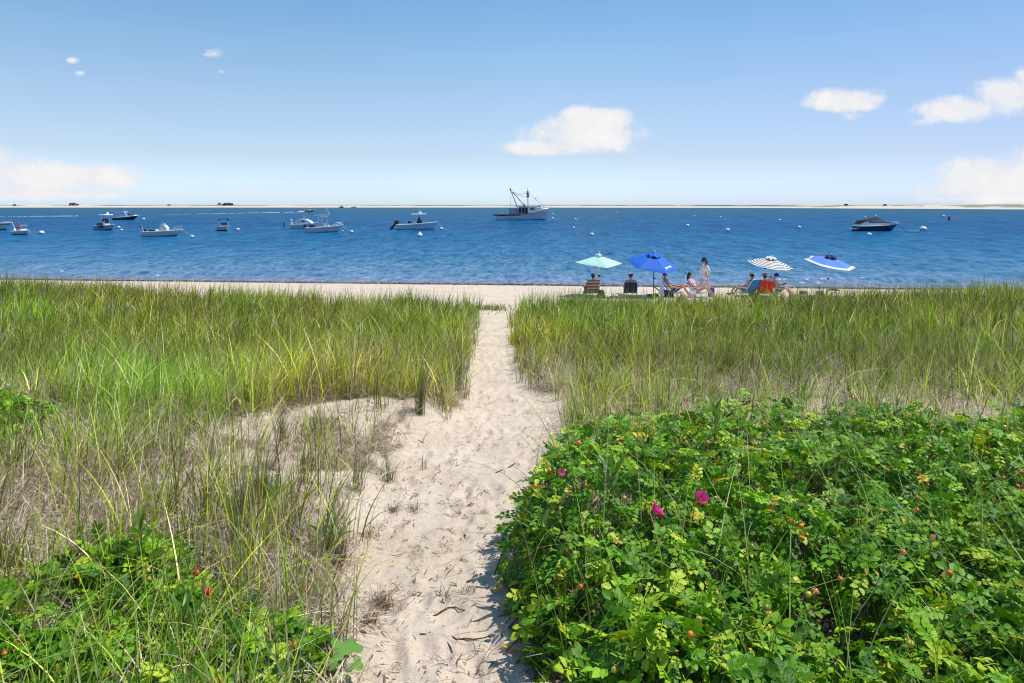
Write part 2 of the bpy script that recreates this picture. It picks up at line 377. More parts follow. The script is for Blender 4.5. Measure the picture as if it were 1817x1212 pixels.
# ================================================================= THE SETTING
def build_ground():
    ys = np.concatenate([np.linspace(-300, -10, 8), np.linspace(-8, 1.2, 14), np.geomspace(1.5, 12, 300), np.geomspace(12.1, 30, 120), np.geomspace(30.2, 64, 80), [80, 100]])
    uf = np.concatenate([np.linspace(-1, -.62, 60)[:-1], np.linspace(-.62, .14, 330), np.linspace(.14, 1, 130)[1:]])
    us = np.concatenate([-np.geomspace(60, 1.03, 16), uf, np.geomspace(1.03, 60, 16)])
    U, Y = np.meshgrid(us, ys); W = .8 * np.maximum(Y, 1.5) + .9; X = U * W
    Z = ground(X, Y, True)
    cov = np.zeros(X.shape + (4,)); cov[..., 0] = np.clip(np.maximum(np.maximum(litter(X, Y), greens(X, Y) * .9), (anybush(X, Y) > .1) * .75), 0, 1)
    off = Y + .092 * X - 41.6
    cov[..., 1] = sstep(-1.5, -.5, off + (fbm(X * .7, Y * .7, 90) - .5) * 1.2); cov[..., 3] = 1
    tag(link('sand_ground', grid_mesh(X, Y, Z, 'sand_ground', SAND, cov)), 'pale sand of the dune path and beach, littered with dry grass', kind='structure')
build_ground()
def build_water():
    ys = np.concatenate([np.geomspace(37.5, 60, 170), np.geomspace(60.3, 400, 150), np.geomspace(405, 9000, 40)])
    us = np.concatenate([-np.geomspace(30, 1.05, 14), np.linspace(-1, 1, 330), np.geomspace(1.05, 30, 14)])
    U, Y = np.meshgrid(us, ys); X = U * (.85 * Y + 2)
    off = Y + .092 * X - 41.6
    am = sstep(0, 8, off) * (1 - sstep(60, 300, off))
    Z = am * ((fbm(X * .22, Y * .9, 101, 4) - .5) * .22)
    # small breaking ripples running along the shore
    for o0, hh, sd in ((4.2, .13, 1), (8.5, .10, 2), (2.0, .05, 3)):
        wob = (fbm(X * .12, Y * 0, 110 + sd, 3) - .5) * 2.4; br = sstep(.42, .62, fbm(X * .16, Y * 0, 120 + sd, 2))
        q = off - o0 - wob; Z += hh * br * np.exp(-(q / .28) ** 2)
    Z = Z - .02
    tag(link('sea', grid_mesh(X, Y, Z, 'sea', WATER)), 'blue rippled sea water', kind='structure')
build_water()
def build_foam():
    V = []; Q = []
    for _ in range(30):
        o0 = random.choice((2.0, 4.2, 4.2)); x = random.uniform(16, 23) if _ < 22 else random.uniform(-38, 36); o = o0 + (float(fbm(np.array([x * .12]), np.array([0.]), 110 + {4.2: 1, 8.5: 2, 2.0: 3}[o0], 3)[0]) - .5) * 2.4
        y = 41.6 - .092 * x + o; L_ = random.uniform(.12, .5); w = random.uniform(.02, .06); n = 5; b = len(V)
        for i in range(n + 1):
            t = i / n; k = math.sin(math.pi * t) * random.uniform(.6, 1.3); V += [(x + L_ * (t - .5), y - w * k, .07), (x + L_ * (t - .5), y, .13 + .04 * k), (x + L_ * (t - .5), y + w * k, .07)]
        for i in range(n): q = b + 3 * i; Q += [(q, q + 3, q + 4, q + 1), (q + 1, q + 4, q + 5, q + 2)]
    me = bpy.data.meshes.new('wave_foam'); me.from_pydata(V, [], Q); me.materials.append(mat('foam', (.80, .84, .87), .9, var=.15, scale=3))
    tag(link('wave_foam', me), 'small white bits of foam on the ripples breaking near the beach', 'foam', kind='stuff')
build_foam()

def build_bar():
    pxs = np.array([-2500, -400, 0, 450, 900, 1300, 1500, 1817, 2300, 4500]); dd = np.array([1500, 1150, 1120, 1130, 1140, 1030, 870, 690, 560, 520])
    pp = np.linspace(-2500, 4500, 900); D = np.interp(pp, pxs, dd)
    prof_t = [-12, 0, 10, 30, 55, 80, 110, 150, 220, 300]
    prof_z = [-1.5, 0, 1.0, 2.2, 2.7, 3.2, 3.6, 3.6, 2.8, -1]
    T = np.repeat(np.array(prof_t, float)[:, None], len(pp), 1); Z = np.repeat(np.array(prof_z, float)[:, None], len(pp), 1)
    P = np.repeat(pp[None, :], len(prof_t), 0); Dm = D[None, :] + T
    X = (P - 908.5) / F * Dm
    hgt = np.interp(P, [0, 100, 300, 500, 640, 900, 1100, 1350, 1500, 1817, 2300], [1.05, 1.0, 1.0, 1.1, .85, .80, .8, .85, 1.15, 1.3, 1.5])
    up = sstep(20, 60, T)
    Z = Z * np.where(T > 15, hgt, 1) + up * (fbm(X * .03, Dm * .03, 130) - .45) * 1.8
    c = np.zeros(X.shape + (4,)); veg = sstep(.42, .58, fbm(X * .02, Dm * .02, 133)) * sstep(30, 60, T + 26 * sstep(1250, 1600, P))
    vm = np.interp(P, [0, 450, 560, 640, 1000, 1250, 1400, 1817], [.9, .9, .5, .15, .2, .7, 1.3, 2.2])
    c[..., 0] = np.clip(veg * vm * 1.3, 0, 1) * .9; c[..., 3] = 1
    m = bpy.data.materials.new('bar_sand'); m.use_nodes = True; N = NT(m.node_tree); N.n.clear()
    out = N.new('ShaderNodeOutputMaterial'); p = N.new('ShaderNodeBsdfPrincipled'); a = N.new('ShaderNodeAttribute'); a.attribute_name = 'cover'
    g = N.new('ShaderNodeNewGeometry'); nz = N.noise(g.outputs['Position'], .12, 4)
    sa = N.new('ShaderNodeSeparateColor'); N.l.new(a.outputs['Color'], sa.inputs[0])
    c1 = N.mix(N.mapr(nz, .3, .7), (.66, .58, .48, 1), (.55, .47, .38, 1)); c2 = N.mix(N.mapr(nz, .4, .6), (.13, .155, .085, 1), (.22, .23, .13, 1))
    N.l.new(N.mix(sa.outputs[0], c1, c2), p.inputs['Base Color']); p.inputs['Roughness'].default_value = .95; N.l.new(p.outputs[0], out.inputs[0])
    tag(link('barrier_beach', grid_mesh(X, Dm, Z, 'barrier_beach', m, c)), 'low sandy barrier beach with patchy green dune cover on the horizon', kind='structure')
build_bar()

# ---------------------------------------------------------------- common paints
WHITE = mat('white_gelcoat', (.80, .80, .78), .3, coat=.3, var=.05); CREAM = mat('cream_gelcoat', (.74, .70, .60), .35, var=.06)
GREYW = mat('shade_grey_white', (.46, .50, .53), .4, var=.1, scale=3); NAVY = mat('navy_gelcoat', (.012, .02, .06), .2, coat=.5)  # GREYW: shade on the sides of white hulls, put into the colour as grey
BLACK = mat('black_plastic', (.012, .013, .016), .35); DGREY = mat('dark_metal', (.06, .065, .075), .5, .3)
ALU = mat('brushed_aluminium', (.62, .63, .65), .35, .8); GLASS = mat('tinted_glass', (.02, .035, .05), .06, spec=.8)
RED = mat('red_fabric', (.62, .02, .02), .8); ORANGE = mat('orange_plastic', (.75, .2, .04), .6); CANVAS = mat('black_canvas', (.015, .017, .022), .9)
TEAK = mat('brown_seat', (.2, .09, .05), .7); BOTTOM = mat('bottom_paint', (.02, .025, .03), .6); BLUEB = mat('blue_bottom_paint', (.02, .06, .22), .6)
NAVYC = mat('navy_canvas', (.012, .025, .10), .85); GREEN_P = mat('green_buoy_paint', (.02, .25, .12), .5); BUOYW = mat('buoy_white', (.82, .80, .76), .5, var=.1)
BUOYR = mat('buoy_red', (.35, .03, .04), .5); YEL = mat('yellow_green_float', (.5, .65, .1), .6); FOAM = mat('foam', (.80, .84, .87), .9, var=.15, scale=3)

# ================================================================= BOATS
def hull_pts(L, B, fs, fb, draft, rake, n=18, bowpow=2.3):
    S = []
    for i in range(n + 1):
        t = i / n
        b = B / 2 * (.84 + .16 * min(1, t / .35)) if t < .42 else B / 2 * (1 - ((t - .42) / .58) ** bowpow)
        b = max(b, .015)
        s = fs + (fb - fs) * t ** 1.8
        xs = t * L - L / 2; xk = t * L * (1 - rake) - L / 2; xm = t * L * (1 - rake * .45) - L / 2
        S.append(dict(t=t, sheer=(xs, b, s), mid=(xm, b * (.95 - .18 * t), s * .5 + .05), chine=((xk + xm) / 2, b * (.86 - .35 * t * t), .06 + .12 * t ** 3), keel=(xk, 0, -draft * (1 - t ** 5))))
    return S
def build_hull(root, L, B, fs, fb, side=WHITE, bottom=BOTTOM, rail=WHITE, draft=.35, rake=.14, foredeck=.62, deckm=WHITE, stripe=None, bowpow=2.3):
    S = hull_pts(L, B, fs, fb, draft, rake, bowpow=bowpow); h = MB(); bt = MB(); n = len(S)
    for sg in (1, -1):
        for a, b in zip(S[:-1], S[1:]):
            f = lambda q, k: (q[k][0], q[k][1] * sg, q[k][2])
            vs = [f(a, 'sheer'), f(b, 'sheer'), f(b, 'mid'), f(a, 'mid'), f(b, 'chine'), f(a, 'chine')]
            h.add(vs, [(0, 1, 2, 3), (3, 2, 4, 5)]); bt.add([f(a, 'chine'), f(b, 'chine'), f(b, 'keel'), f(a, 'keel')], [(0, 1, 2, 3)])
    a = S[0]; k = [(a[q][0], a[q][1], a[q][2]) for q in ('sheer', 'mid', 'chine')]; kk = [(x, -y, z) for x, y, z in k]
    h.add(k + kk[::-1], [(0, 1, 2, 3, 4, 5)])
    bt.add([k[2], (a['keel']), kk[2]], [(0, 1, 2)])
    h.build('hull', side, root); bt.build('hull_bottom', bottom, root)
    r = MB()
    for sg in (1, -1): r.tube([(q['sheer'][0], q['sheer'][1] * sg, q['sheer'][2]) for q in S], .035 + .004 * L, 6)
    r.tube([(S[0]['sheer'][0], S[0]['sheer'][1], fs), (S[0]['sheer'][0], -S[0]['sheer'][1], fs)], .05, 6)
    r.build('gunwale', rail, root)
    d = MB()
    for a, b in zip(S[:-1], S[1:]):
        za = a['sheer'][2] - .05 if a['t'] >= foredeck else .18; zb = b['sheer'][2] - .05 if a['t'] >= foredeck else .18
        ya, yb = a['sheer'][1] * .97, b['sheer'][1] * .97
        if a['t'] < foredeck: ya *= .86; yb *= .86
        d.add([(a['sheer'][0], ya, za), (b['sheer'][0], yb, zb), (b['sheer'][0], -yb, zb), (a['sheer'][0], -ya, za)], [(0, 1, 2, 3)])
    d.build('deck', deckm, root)
    if stripe:
        st = MB()
        for sg in (1, -1):
            for a, b in zip(S[:-1], S[1:]):
                def g(q, w):
                    p0, p1 = q['sheer'], q['mid']; return (p0[0] * (1 - w) + p1[0] * w, (p0[1] * (1 - w) + p1[1] * w + .012) * sg, p0[2] * (1 - w) + p1[2] * w)
                st.add([g(a, .35), g(b, .35), g(b, .6), g(a, .6)], [(0, 1, 2, 3)])
        st.build('hull_stripe', stripe, root)
    return S
def outboard(root, x, z, y=0, tilt=0, sc_=1., m=BLACK):
    g = MB(); M = Matrix.Rotation(tilt, 3, 'Y')
    def T(p): return M @ (Vector(p) * sc_) + Vector((x, y, z))
    e = MB(); e.box((-.12, 0, .30), (.55, .36, .46), taper=(.8, .8)); e.ell((-.12, 0, .52), (.24, .16, .1), 10, 5)
    e.v = [tuple(T(p)) for p in e.v]; o = e.build('outboard_motor', m, root)
    g.box((-.16, 0, -.25), (.22, .14, .75), taper=(1.2, 1.2)); g.box((-.2, 0, -.58), (.55, .05, .03)); g.ell((-.22, 0, -.72), (.28, .06, .06), 8, 6); g.box((-.18, 0, -.86), (.2, .02, .22))
    g.v = [tuple(T(p)) for p in g.v]; g.build('lower_unit', m, o)
    pr = MB()
    for k in range(3): pr.box((-.5, .09 * math.cos(k * 2.09), -.72 + .09 * math.sin(k * 2.09)), (.02, .09, .13), rot=(k * 2.09, .4, 0))
    pr.v = [tuple(T(p)) for p in pr.v]; pr.build('propeller', ALU, o)
def ttop(root, x, z0, z1, L=1.9, W=1.5, m=WHITE, posts=ALU, spread=.5):
    a = MB(); n = 6
    a.box((x, 0, z1), (L, W, .09), taper=(.94, .9)); a.build('t_top', m, root)
    for sx in (-1, 1):
        for sy in (-1, 1):
            p = MB(); p.tube([(x + sx * spread * .8, sy * .42, z0), (x + sx * spread, sy * .5, z1 - .05)], .028, 6); p.build('t_top_post', posts, root)
def console(root, x, z, w=.8, h=1.1, l=.8, m=WHITE, glass=True):
    c = MB(); c.prism([(x - l / 2, z), (x + l / 2 + .15, z), (x + l / 2, z + h * .75), (x + l * .1, z + h), (x - l / 2, z + h)], -w / 2, w / 2)
    o = c.build('console', m, root, smooth=False)
    if glass:
        g = MB(); g.prism([(x + l / 2 - .02, z + h * .78), (x + l * .12, z + h), (x - .05, z + h + .36), (x + .02, z + h + .36)], -w / 2 + .04, w / 2 - .04); g.build('windshield', GLASS, o, smooth=False)
def bow_rail(root, S, t0, h, m=ALU, lower=True):
    q = [s for s in S if s['t'] >= t0]; r = MB()
    for sg in (1, -1):
        pts = [(s['sheer'][0] - .05, max(s['sheer'][1] - .08, 0) * sg, s['sheer'][2] + h * min(1, (i + .1) / 2.0)) for i, s in enumerate(q)]; r.tube(pts, .022, 5)
        if lower: r.tube([(p[0], p[1], (p[2] + s['sheer'][2]) / 2) for p, s in zip(pts, q)], .015, 5)
        for p, s in list(zip(pts, q))[1::2]: r.tube([(p[0], p[1], s['sheer'][2]), p], .018, 5)
    r.tube([(q[-1]['sheer'][0] - .05, 0, q[-1]['sheer'][2] - .05), (q[-1]['sheer'][0] - .05, 0, q[-1]['sheer'][2] + h)], .02, 5)
    r.build('bow_rail', m, root)
def antenna(root, p, q, r=.02, m=WHITE): MB().tube([p, q], [r, r * .5], 5).build('antenna', m, root)
def seat(root, x, z, w=.9, m=WHITE, h=.45, l=.45):
    s = MB(); s.box((x, 0, z + h / 2), (l, w, h)); o = s.build('seat', m, root); b = MB(); b.box((x - l / 2, 0, z + h + .22), (.1, w, .44)); b.build('seat_back', m, o)
GB = 'boats moored off the beach'
def boat_root(name, px, wy, yaw, label, cat='boat', group=GB):
    d = CAMZ * F / (wy - HZ); return empty(name, (X_at(px, d), d, 0), R(yaw), label, cat, group)
def mooring_line(root, L, fb, dx=2.2):
    MB().tube([(L / 2 - .05, 0, fb), (L / 2 + dx * .3, 0, fb * .4), (L / 2 + dx * .7, 0, .02), (L / 2 + dx, 0, -.03)], .02, 5).build('mooring_line', mat('rope', (.55, .52, .45), .9), root)
def flag_mat():
    m = bpy.data.materials.new('striped_flag'); m.use_nodes = True; N = NT(m.node_tree); p = N.n['Principled BSDF']; tc = N.new('ShaderNodeTexCoord'); s = N.new('ShaderNodeSeparateXYZ')
    N.l.new(tc.outputs['Generated'], s.inputs[0])
    st = N.math('GREATER_THAN', N.math('FRACT', N.math('MULTIPLY', s.outputs[0], 6.5)), .5)
    c = N.mix(st, (.55, .02, .04, 1), (.8, .8, .8, 1)); can = N.math('MULTIPLY', N.math('GREATER_THAN', s.outputs[2], .55), N.math('LESS_THAN', s.outputs[0], .6))
    N.l.new(N.mix(can, c, (.01, .015, .09, 1)), p.inputs['Base Color']); p.inputs['Roughness'].default_value = .9; return m

def build_boats():
    # white centre console with flag at the stern, (255..322)
    r = boat_root('motorboat', 290, 419, 4, 'white open motorboat with tall cream console, bow rail and striped flag at the stern')
    L = 5.9; S = build_hull(r, L, 2.2, .72, 1.0, side=GREYW, rake=.17, rail=WHITE)
    console(r, .15, .2, 1.0, 1.55, 1.0, CREAM, False); seat(r, -.75, .2, 1., WHITE); bow_rail(r, S, .62, .5); outboard(r, -2.5, .75, 0, R(-55), 1.0)
    antenna(r, (-.25, .3, 1.7), (-.35, .3, 2.5)); MB().ell((.2, 0, 1.85), (.12, .12, .14)).build('horn', WHITE, r)
    MB().tube([(-2.5, -.9, .7), (-2.95, -.9, 1.75)], .025, 6).build('flag_pole', WHITE, r)
    f = MB(); n = 6
    for i in range(n + 1):
        for j in range(4): f.v.append((-2.92 + .42 * i / n - .05 - .35 * j / 3 * (.4 + .6 * i / n), -.92 + .05 * math.sin(i + j * 1.7), 1.7 - .95 * i / n + .02 * j))
    f.f = [(i * 4 + j, i * 4 + j + 1, i * 4 + 5 + j, i * 4 + 4 + j) for i in range(n) for j in range(3)]; f.m = [0] * len(f.f); f.build('flag', flag_mat(), r)
    MB().box((-1.6, 0, .85), (.8, 1.3, .3), taper=(.8, .8)).build('cushion', BLACK, r); mooring_line(r, L, 1.0)
    # small white skiff with a person in red
    r = boat_root('skiff', 39, 416, -28, 'small white skiff with a low windshield carrying a standing person in red')
    L = 4.1; S = build_hull(r, L, 1.7, .5, .72, side=GREYW, rake=.15, foredeck=.68); console(r, .3, .18, .9, .75, .9, WHITE, False)
    MB().tube([(.55, -.4, .7), (.45, -.4, 1.5), (.45, .4, 1.5), (.55, .4, .7)], .03, 6).build('grab_rail', ALU, r); MB().box((.35, 0, 1.52), (.75, .95, .05)).build('sun_top', WHITE, r)
    outboard(r, -2.1, .5, 0, R(-8), .8, WHITE); bow_rail(r, S, .8, .28, lower=False); mooring_line(r, L, .7, 1.5)
    # hull cut off by the left edge of the picture
    r = boat_root('motorboat', -25, 408, 2, 'long white hull cut off by the left edge of the picture, bow pointing right')
    L = 10.0; S = build_hull(r, L, 2.8, 1.0, 1.45, side=GREYW, bottom=BOTTOM, rake=.12, stripe=mat('olive_band', (.16, .18, .16), .5)); console(r, -1, .2, 1.2, 1.9, 1.5); seat(r, -2.3, .3); outboard(r, -5, 1.0); bow_rail(r, S, .7, .35)
    MB().tube([(4.95, 0, 1.45), (5.6, -.1, .1), (5.7, -.1, -.1)], .05, 6).build('mooring_line', WHITE, r)
    # white t-top with navy sides, seen from the quarter
    r = boat_root('motorboat', 188, 408, -30, 'white t-top fishing boat with navy covers and a raised outboard, angled bow towards the beach')
    L = 5.6; S = build_hull(r, L, 2.2, .75, 1.05, side=mat('grey_green_hull', (.30, .36, .36), .4), rake=.15); console(r, .1, .25, .9, 1.25, .8); ttop(r, -.05, .8, 2.95, 2.2, 1.7)
    MB().box((-.2, 0, 1.95), (.7, .8, .5), taper=(.8, .9)).build('leaning_post', NAVYC, r); MB().box((.0, -1.06, .72), (1.8, .06, .5)).build('side_cover', NAVYC, r)
    MB().prism([(.3, 3.0), (.75, 3.0), (.62, 3.42), (.5, 3.45)], -.15, .15).build('radome', WHITE, r)
    outboard(r, -2.6, .8, 0, R(-70), 1.1, mat('silver_motor', (.5, .52, .54), .3)); MB().box((-1.7, 0, 1.05), (1.2, 1.2, .55), taper=(.8, .9)).build('stern_cover', BLACK, r); bow_rail(r, S, .72, .35)
    # navy cruiser with arch
    r = boat_root('cabin_cruiser', 224, 390, 4, 'dark navy motor cruiser with white deck, arch and folded sunshade, farther out at left')
    L = 7.6; S = build_hull(r, L, 2.5, .75, 1.35, side=NAVY, rake=.2, foredeck=.5)
    MB().prism([(-2.6, .85), (3.2, 1.25), (2.6, 1.5), (.9, 1.55), (.2, 1.35), (-1.0, 1.2)], -1.0, 1.0).build('deckhouse', WHITE, r)
    MB().prism([(.9, 1.53), (2.1, 1.52), (1.1, 2.15), (.8, 2.15)], -.8, .8).build('windshield', GLASS, r)
    MB().tube([(.7, -1, 1.3), (.0, -1.0, 2.3), (-.25, -.8, 2.6), (-.25, .8, 2.6), (.0, 1, 2.3), (.7, 1, 1.3)], .11, 7).build('arch', WHITE, r)
    MB().tube([(-2.1, -1, 1.0), (-2.6, -1, 2.55), (-2.6, 1, 2.55), (-2.1, 1, 1.0)], .04, 5).build('sunshade_frame', ALU, r); MB().box((-1.4, 0, 2.66), (2.3, 1.9, .06)).build('sunshade', mat('tan_canvas', (.6, .55, .5), .9), r)
    bow_rail(r, S, .72, .32, WHITE); mooring_line(r, L, 1.3)
    # small boat with navy bimini, foreshortened
    r = boat_root('skiff', 397, 409, -52, 'small white boat under a dark blue folding sun top, seen end on')
    L = 4.8; S = build_hull(r, L, 2.0, .62, .9, side=GREYW, rake=.15); console(r, .2, .2, 1.1, .9, .8); seat(r, -.6, .2, 1.2)
    for sy in (-1, 1): MB().tube([(.5, sy * .85, .7), (.1, sy * .85, 2.0)], .025, 6).build('bimini_leg', ALU, r); MB().tube([(-.8, sy * .85, .6), (-.5, sy * .85, 2.0)], .025, 6).build('bimini_leg', ALU, r)
    b = MB(); n = 8
    for i in range(n + 1):
        y = -1 + 2 * i / n; z = 2.28 - .3 * y ** 4; b.v += [(-.95, y * .9, z), (.65, y * .9, z), (-.95, y * .9, z - .07), (.65, y * .9, z - .07)]
    for i in range(n): q = i * 4; b.f += [(q, q + 1, q + 5, q + 4), (q + 2, q + 6, q + 7, q + 3), (q, q + 4, q + 6, q + 2), (q + 1, q + 3, q + 7, q + 5)]
    b.m = [0] * len(b.f); b.build('bimini_top', NAVYC, r); outboard(r, -2.4, .6, 0, 0, .9); mooring_line(r, L, .85, 2.0)
    # cuddy cabin boat behind the console boat
    r = boat_root('cabin_boat', 541, 405, -6, 'small white cabin boat with one tall thin antenna, half hidden behind an open motorboat')
    L = 5.6; S = build_hull(r, L, 2.1, .75, 1.15, side=GREYW, rake=.16, foredeck=.35)
    MB().prism([(-1.7, .7), (1.9, .95), (1.1, 1.55), (.3, 1.9), (-.9, 1.95), (-1.7, 1.7)], -.85, .85).build('cabin', WHITE, r); w = MB(); w.box((-.05, -.86, 1.45), (.75, .03, .3)); w.build('window', GLASS, r)
    MB().box((-.95, -.86, 1.35), (.25, .03, .8)).build('door', GREYW, r)
    antenna(r, (-.2, 0, 1.9), (-.2, 0, 4.6), .03); outboard(r, -2.8, .75, 0, 0, .9, WHITE); MB().tube([(.4, -.7, 1.8), (.4, -.7, 2.4), (1.3, -.7, 2.3), (1.4, -.7, 1.3)], .02, 5).build('grab_rail', ALU, r)
    # open boat with t-top frame and rod holders
    r = boat_root('motorboat', 576, 412, 5, 'white open boat with blue bottom, small t-top and a long angled outrigger pole')
    L = 6.5; S = build_hull(r, L, 2.3, .8, 1.3, side=GREYW, bottom=BLUEB, rake=.16); console(r, .35, .2, .95, 1.35, .85); ttop(r, .0, .8, 2.85, 1.2, 1.3, mat('tan_top', (.5, .38, .28), .7))
    MB().tube([(-1.9, 0, 3.0), (.9, 0, 3.1)], .045, 6).build('outrigger', WHITE, r); MB().tube([(.9, 0, 3.1), (.3, 0, 4.2), (-.15, 0, 4.95)], .035, 6).build('outrigger', WHITE, r)
    MB().tube([(-.95, -.4, .9), (-.95, -.4, 2.7)], .04, 6).build('rod_holder', WHITE, r)
    bow_rail(r, S, .62, .5); outboard(r, -3.15, .7, 0, R(-10), 1.15); MB().box((-2.1, 0, 1.0), (1.1, 1.3, .55), taper=(.7, .8)).build('engine_cover', BLACK, r); mooring_line(r, L, 1.2)
    # large centre console
    r = boat_root('motorboat', 740, 407, 3, 'large white centre console boat with t-top, radar dome and tilted black outboard, in the middle')
    L = 8.0; S = build_hull(r, L, 2.6, .95, 1.5, side=mat('pale_blue_hull', (.42, .52, .58), .35), bottom=mat('green_bottom_paint', (.03, .07, .04), .6), rake=.10)
    MB().box((.5, 0, 1.5), (1.0, 1.0, .9), taper=(.7, .9)).build('console', NAVYC, r); MB().prism([(.2, 1.9), (.7, 1.9), (.5, 2.7), (.42, 2.7)], -.45, .45).build('windshield', BLACK, r)
    ttop(r, .35, 1.2, 3.05, 2.9, 2.0, WHITE, WHITE, .4); MB().ell((.6, 0, 3.3), (.32, .32, .2), 12, 8).build('radome', WHITE, r); antenna(r, (.5, .3, 3.1), (.5, .3, 4.9), .025)
    MB().prism([(-1.7, 1.15), (-.9, 1.15), (-1.1, 1.4), (-1.5, 1.7), (-1.7, 1.6)], -.6, .6).build('stern_seat', BLACK, r)
    MB().box((-.4, 0, 1.3), (.4, .8, .5)).build('seat', WHITE, r)
    outboard(r, -4.1, .95, .35, R(38), 1.5); outboard(r, -4.1, .95, -.35, R(38), 1.5); mooring_line(r, L, 1.4)
    # black cruiser with canvas
    r = boat_root('cabin_cruiser', 1556, 410, 4, 'sleek dark blue cruiser under a peaked black canvas cover, moored alone at right')
    L = 8.3; S = build_hull(r, L, 2.7, .95, 1.35, side=NAVY, bottom=mat('green_bottom', (.02, .05, .035), .5), rake=.2, foredeck=.1, rail=WHITE)
    MB().prism([(-3.8, .98), (3.6, 1.38), (2.0, 1.75), (.4, 1.95), (-2.6, 1.75), (-3.6, 1.45)], -1.05, 1.05).build('deckhouse', mat('silver_gelcoat', (.62, .63, .66), .25), r)
    MB().prism([(-2.3, 1.55), (2.2, 1.6), (.4, 1.8), (-2.0, 1.8)], -1.08, 1.08).build('side_window', GLASS, r)
    c = MB(); c.v = [(-3.8, 1.0, 1.3), (-3.8, -1.0, 1.3), (-3.3, -.9, 1.95), (-3.3, .9, 1.95), (-.3, 0, 2.6), (1.3, .8, 1.85), (1.3, -.8, 1.85)]
    c.f = [(0, 3, 2, 1), (3, 4, 2), (2, 4, 6), (3, 5, 4), (4, 5, 6), (1, 2, 6), (0, 5, 3)]; c.m = [0] * 7; c.build('canvas_cover', CANVAS, r, smooth=False)
    MB().tube([(-.3, 0, 2.5), (-.3, 0, 2.75)], .04).build('light_mast', WHITE, r); MB().ell((-.3, 0, 2.85), .16).build('mast_light', WHITE, r)
    MB().box((-4.5, 0, .42), (.9, 1.8, .1)).build('swim_platform', GREYW, r); MB().box((-4.6, 0, .2), (.5, .4, .5), taper=(.6, .8)).build('outdrive', DGREY, r)
    bow_rail(r, S, .68, .45, ALU); MB().tube([(4.1, 0, 1.3), (4.7, 0, .6), (5.6, 0, .02)], .03).build('mooring_line', mat('dark_rope', (.1, .1, .1), .9), r)
    # dragger
    r = boat_root('fishing_trawler', 928, 389.6, 3, 'large steel fishing trawler with wheelhouse, mast and two angled booms over the stern', 'fishing boat')
    k = .183
    def lx(px): return (px - 928) * k
    L = 17.6; build_hull(r, L, 4.8, 1.25, 2.95, side=mat('dragger_hull', (.50, .55, .60), .45, var=.2, scale=1.5), bottom=BOTTOM, rail=DGREY, rake=.10, foredeck=.02, deckm=mat('deck_paint', (.25, .27, .28), .7), draft=.6, bowpow=2.8)
    MB().prism([(lx(875), 1.35), (lx(922), 1.3), (lx(926), 1.75), (lx(875), 1.72)], -2.35, 2.35).build('stern_bulwark', BLACK, r)
    MB().prism([(lx(875), 1.05), (lx(884), 1.0), (lx(884), 1.32), (lx(875), 1.36)], -2.2, 2.2).build('stern_ramp', GREYW, r)
    MB().prism([(lx(911), 1.76), (lx(921), 1.76), (lx(921), 1.98), (lx(911), 1.98)], -2.3, -1.9).build('net_roll', ORANGE, r)
    for q in (900, 907, 914): MB().box((lx(q), -2.33, .85), (.35, .03, .12)).build('scupper', BLACK, r)
    MB().prism([(lx(903), 1.7), (lx(921), 1.7), (lx(919), 3.6), (lx(905), 3.85), (lx(903), 3.8)], -1.5, 1.5).build('net_reel_box', mat('grey_blue_panel', (.33, .38, .46), .6), r, smooth=False)
    wh = MB(); wh.prism([(lx(920), 1.9), (lx(957), 2.3), (lx(952), 4.2), (lx(920), 4.2)], -1.6, 1.6); w = wh.build('wheelhouse', WHITE, r, smooth=False)
    MB().box((lx(934), 0, 4.28), (lx(956) - lx(915), 3.5, .14)).build('wheelhouse_roof', WHITE, r)
    MB().box((lx(944), -1.63, 3.5), (1.35, .05, .75)).build('window', GLASS, w); MB().box((lx(953.6), 0, 3.55), (.1, 2.6, .7), rot=(0, R(-25), 0)).build('window', GLASS, w)
    for q in (922.5, 928, 933.5): MB().box((lx(q), -1.63, 2.95), (.85, .05, 1.9)).build('shade_panel', mat('painted_shelter_shade', (.03, .035, .05), .7), w)  # dark panels stand in for the shade of the shelter under the awning
    for q in (917, 924, 931): MB().tube([(lx(q), -2.1, 1.7), (lx(q), -2.1, 4.25)], .06).build('awning_post', DGREY, r)
    MB().box((lx(925), -1.9, 4.3), (lx(937) - lx(914), .6, .08)).build('awning', DGREY, r)
    m_ = MB(); m_.tube([(lx(937), 0, 4.3), (lx(936.5), 0, 8.2), (lx(936.3), 0, 10.3)], [.13, .1, .05]); m = m_.build('mast', DGREY, r)
    MB().tube([(lx(935), -.5, 7.2), (lx(935), -.5, 8.7)], .14).build('mast_light', DGREY, m); MB().tube([(lx(938.4), .4, 7.2), (lx(938.4), .4, 8.6)], .16).build('mast_light', DGREY, m)
    MB().box((lx(936.6), 0, 8.75), (.95, .9, .2)).build('spreader', DGREY, m); MB().ell((lx(936.6), 0, 9.1), (.3, .3, .2)).build('radar', DGREY, m); MB().box((lx(936.6), 0, 7.3), (.9, .9, .12)).build('spreader', DGREY, m)
    for (a, b, y) in (((917.5, 4.0), (905.2, 9.9), -.9), ((932, 4.3), (910.5, 8.8), .6)):
        MB().tube([(lx(a[0]), y, a[1]), (lx(b[0]), y, b[1])], .12).build('boom', DGREY, r); MB().ell((lx(b[0]), y, b[1]), (.25, .2, .3)).build('pulley', BLACK, r)
    MB().tube([(lx(905), -.9, 3.7), (lx(905), -.9, 9.8)], .03, 5).build('rigging_wire', DGREY, r)
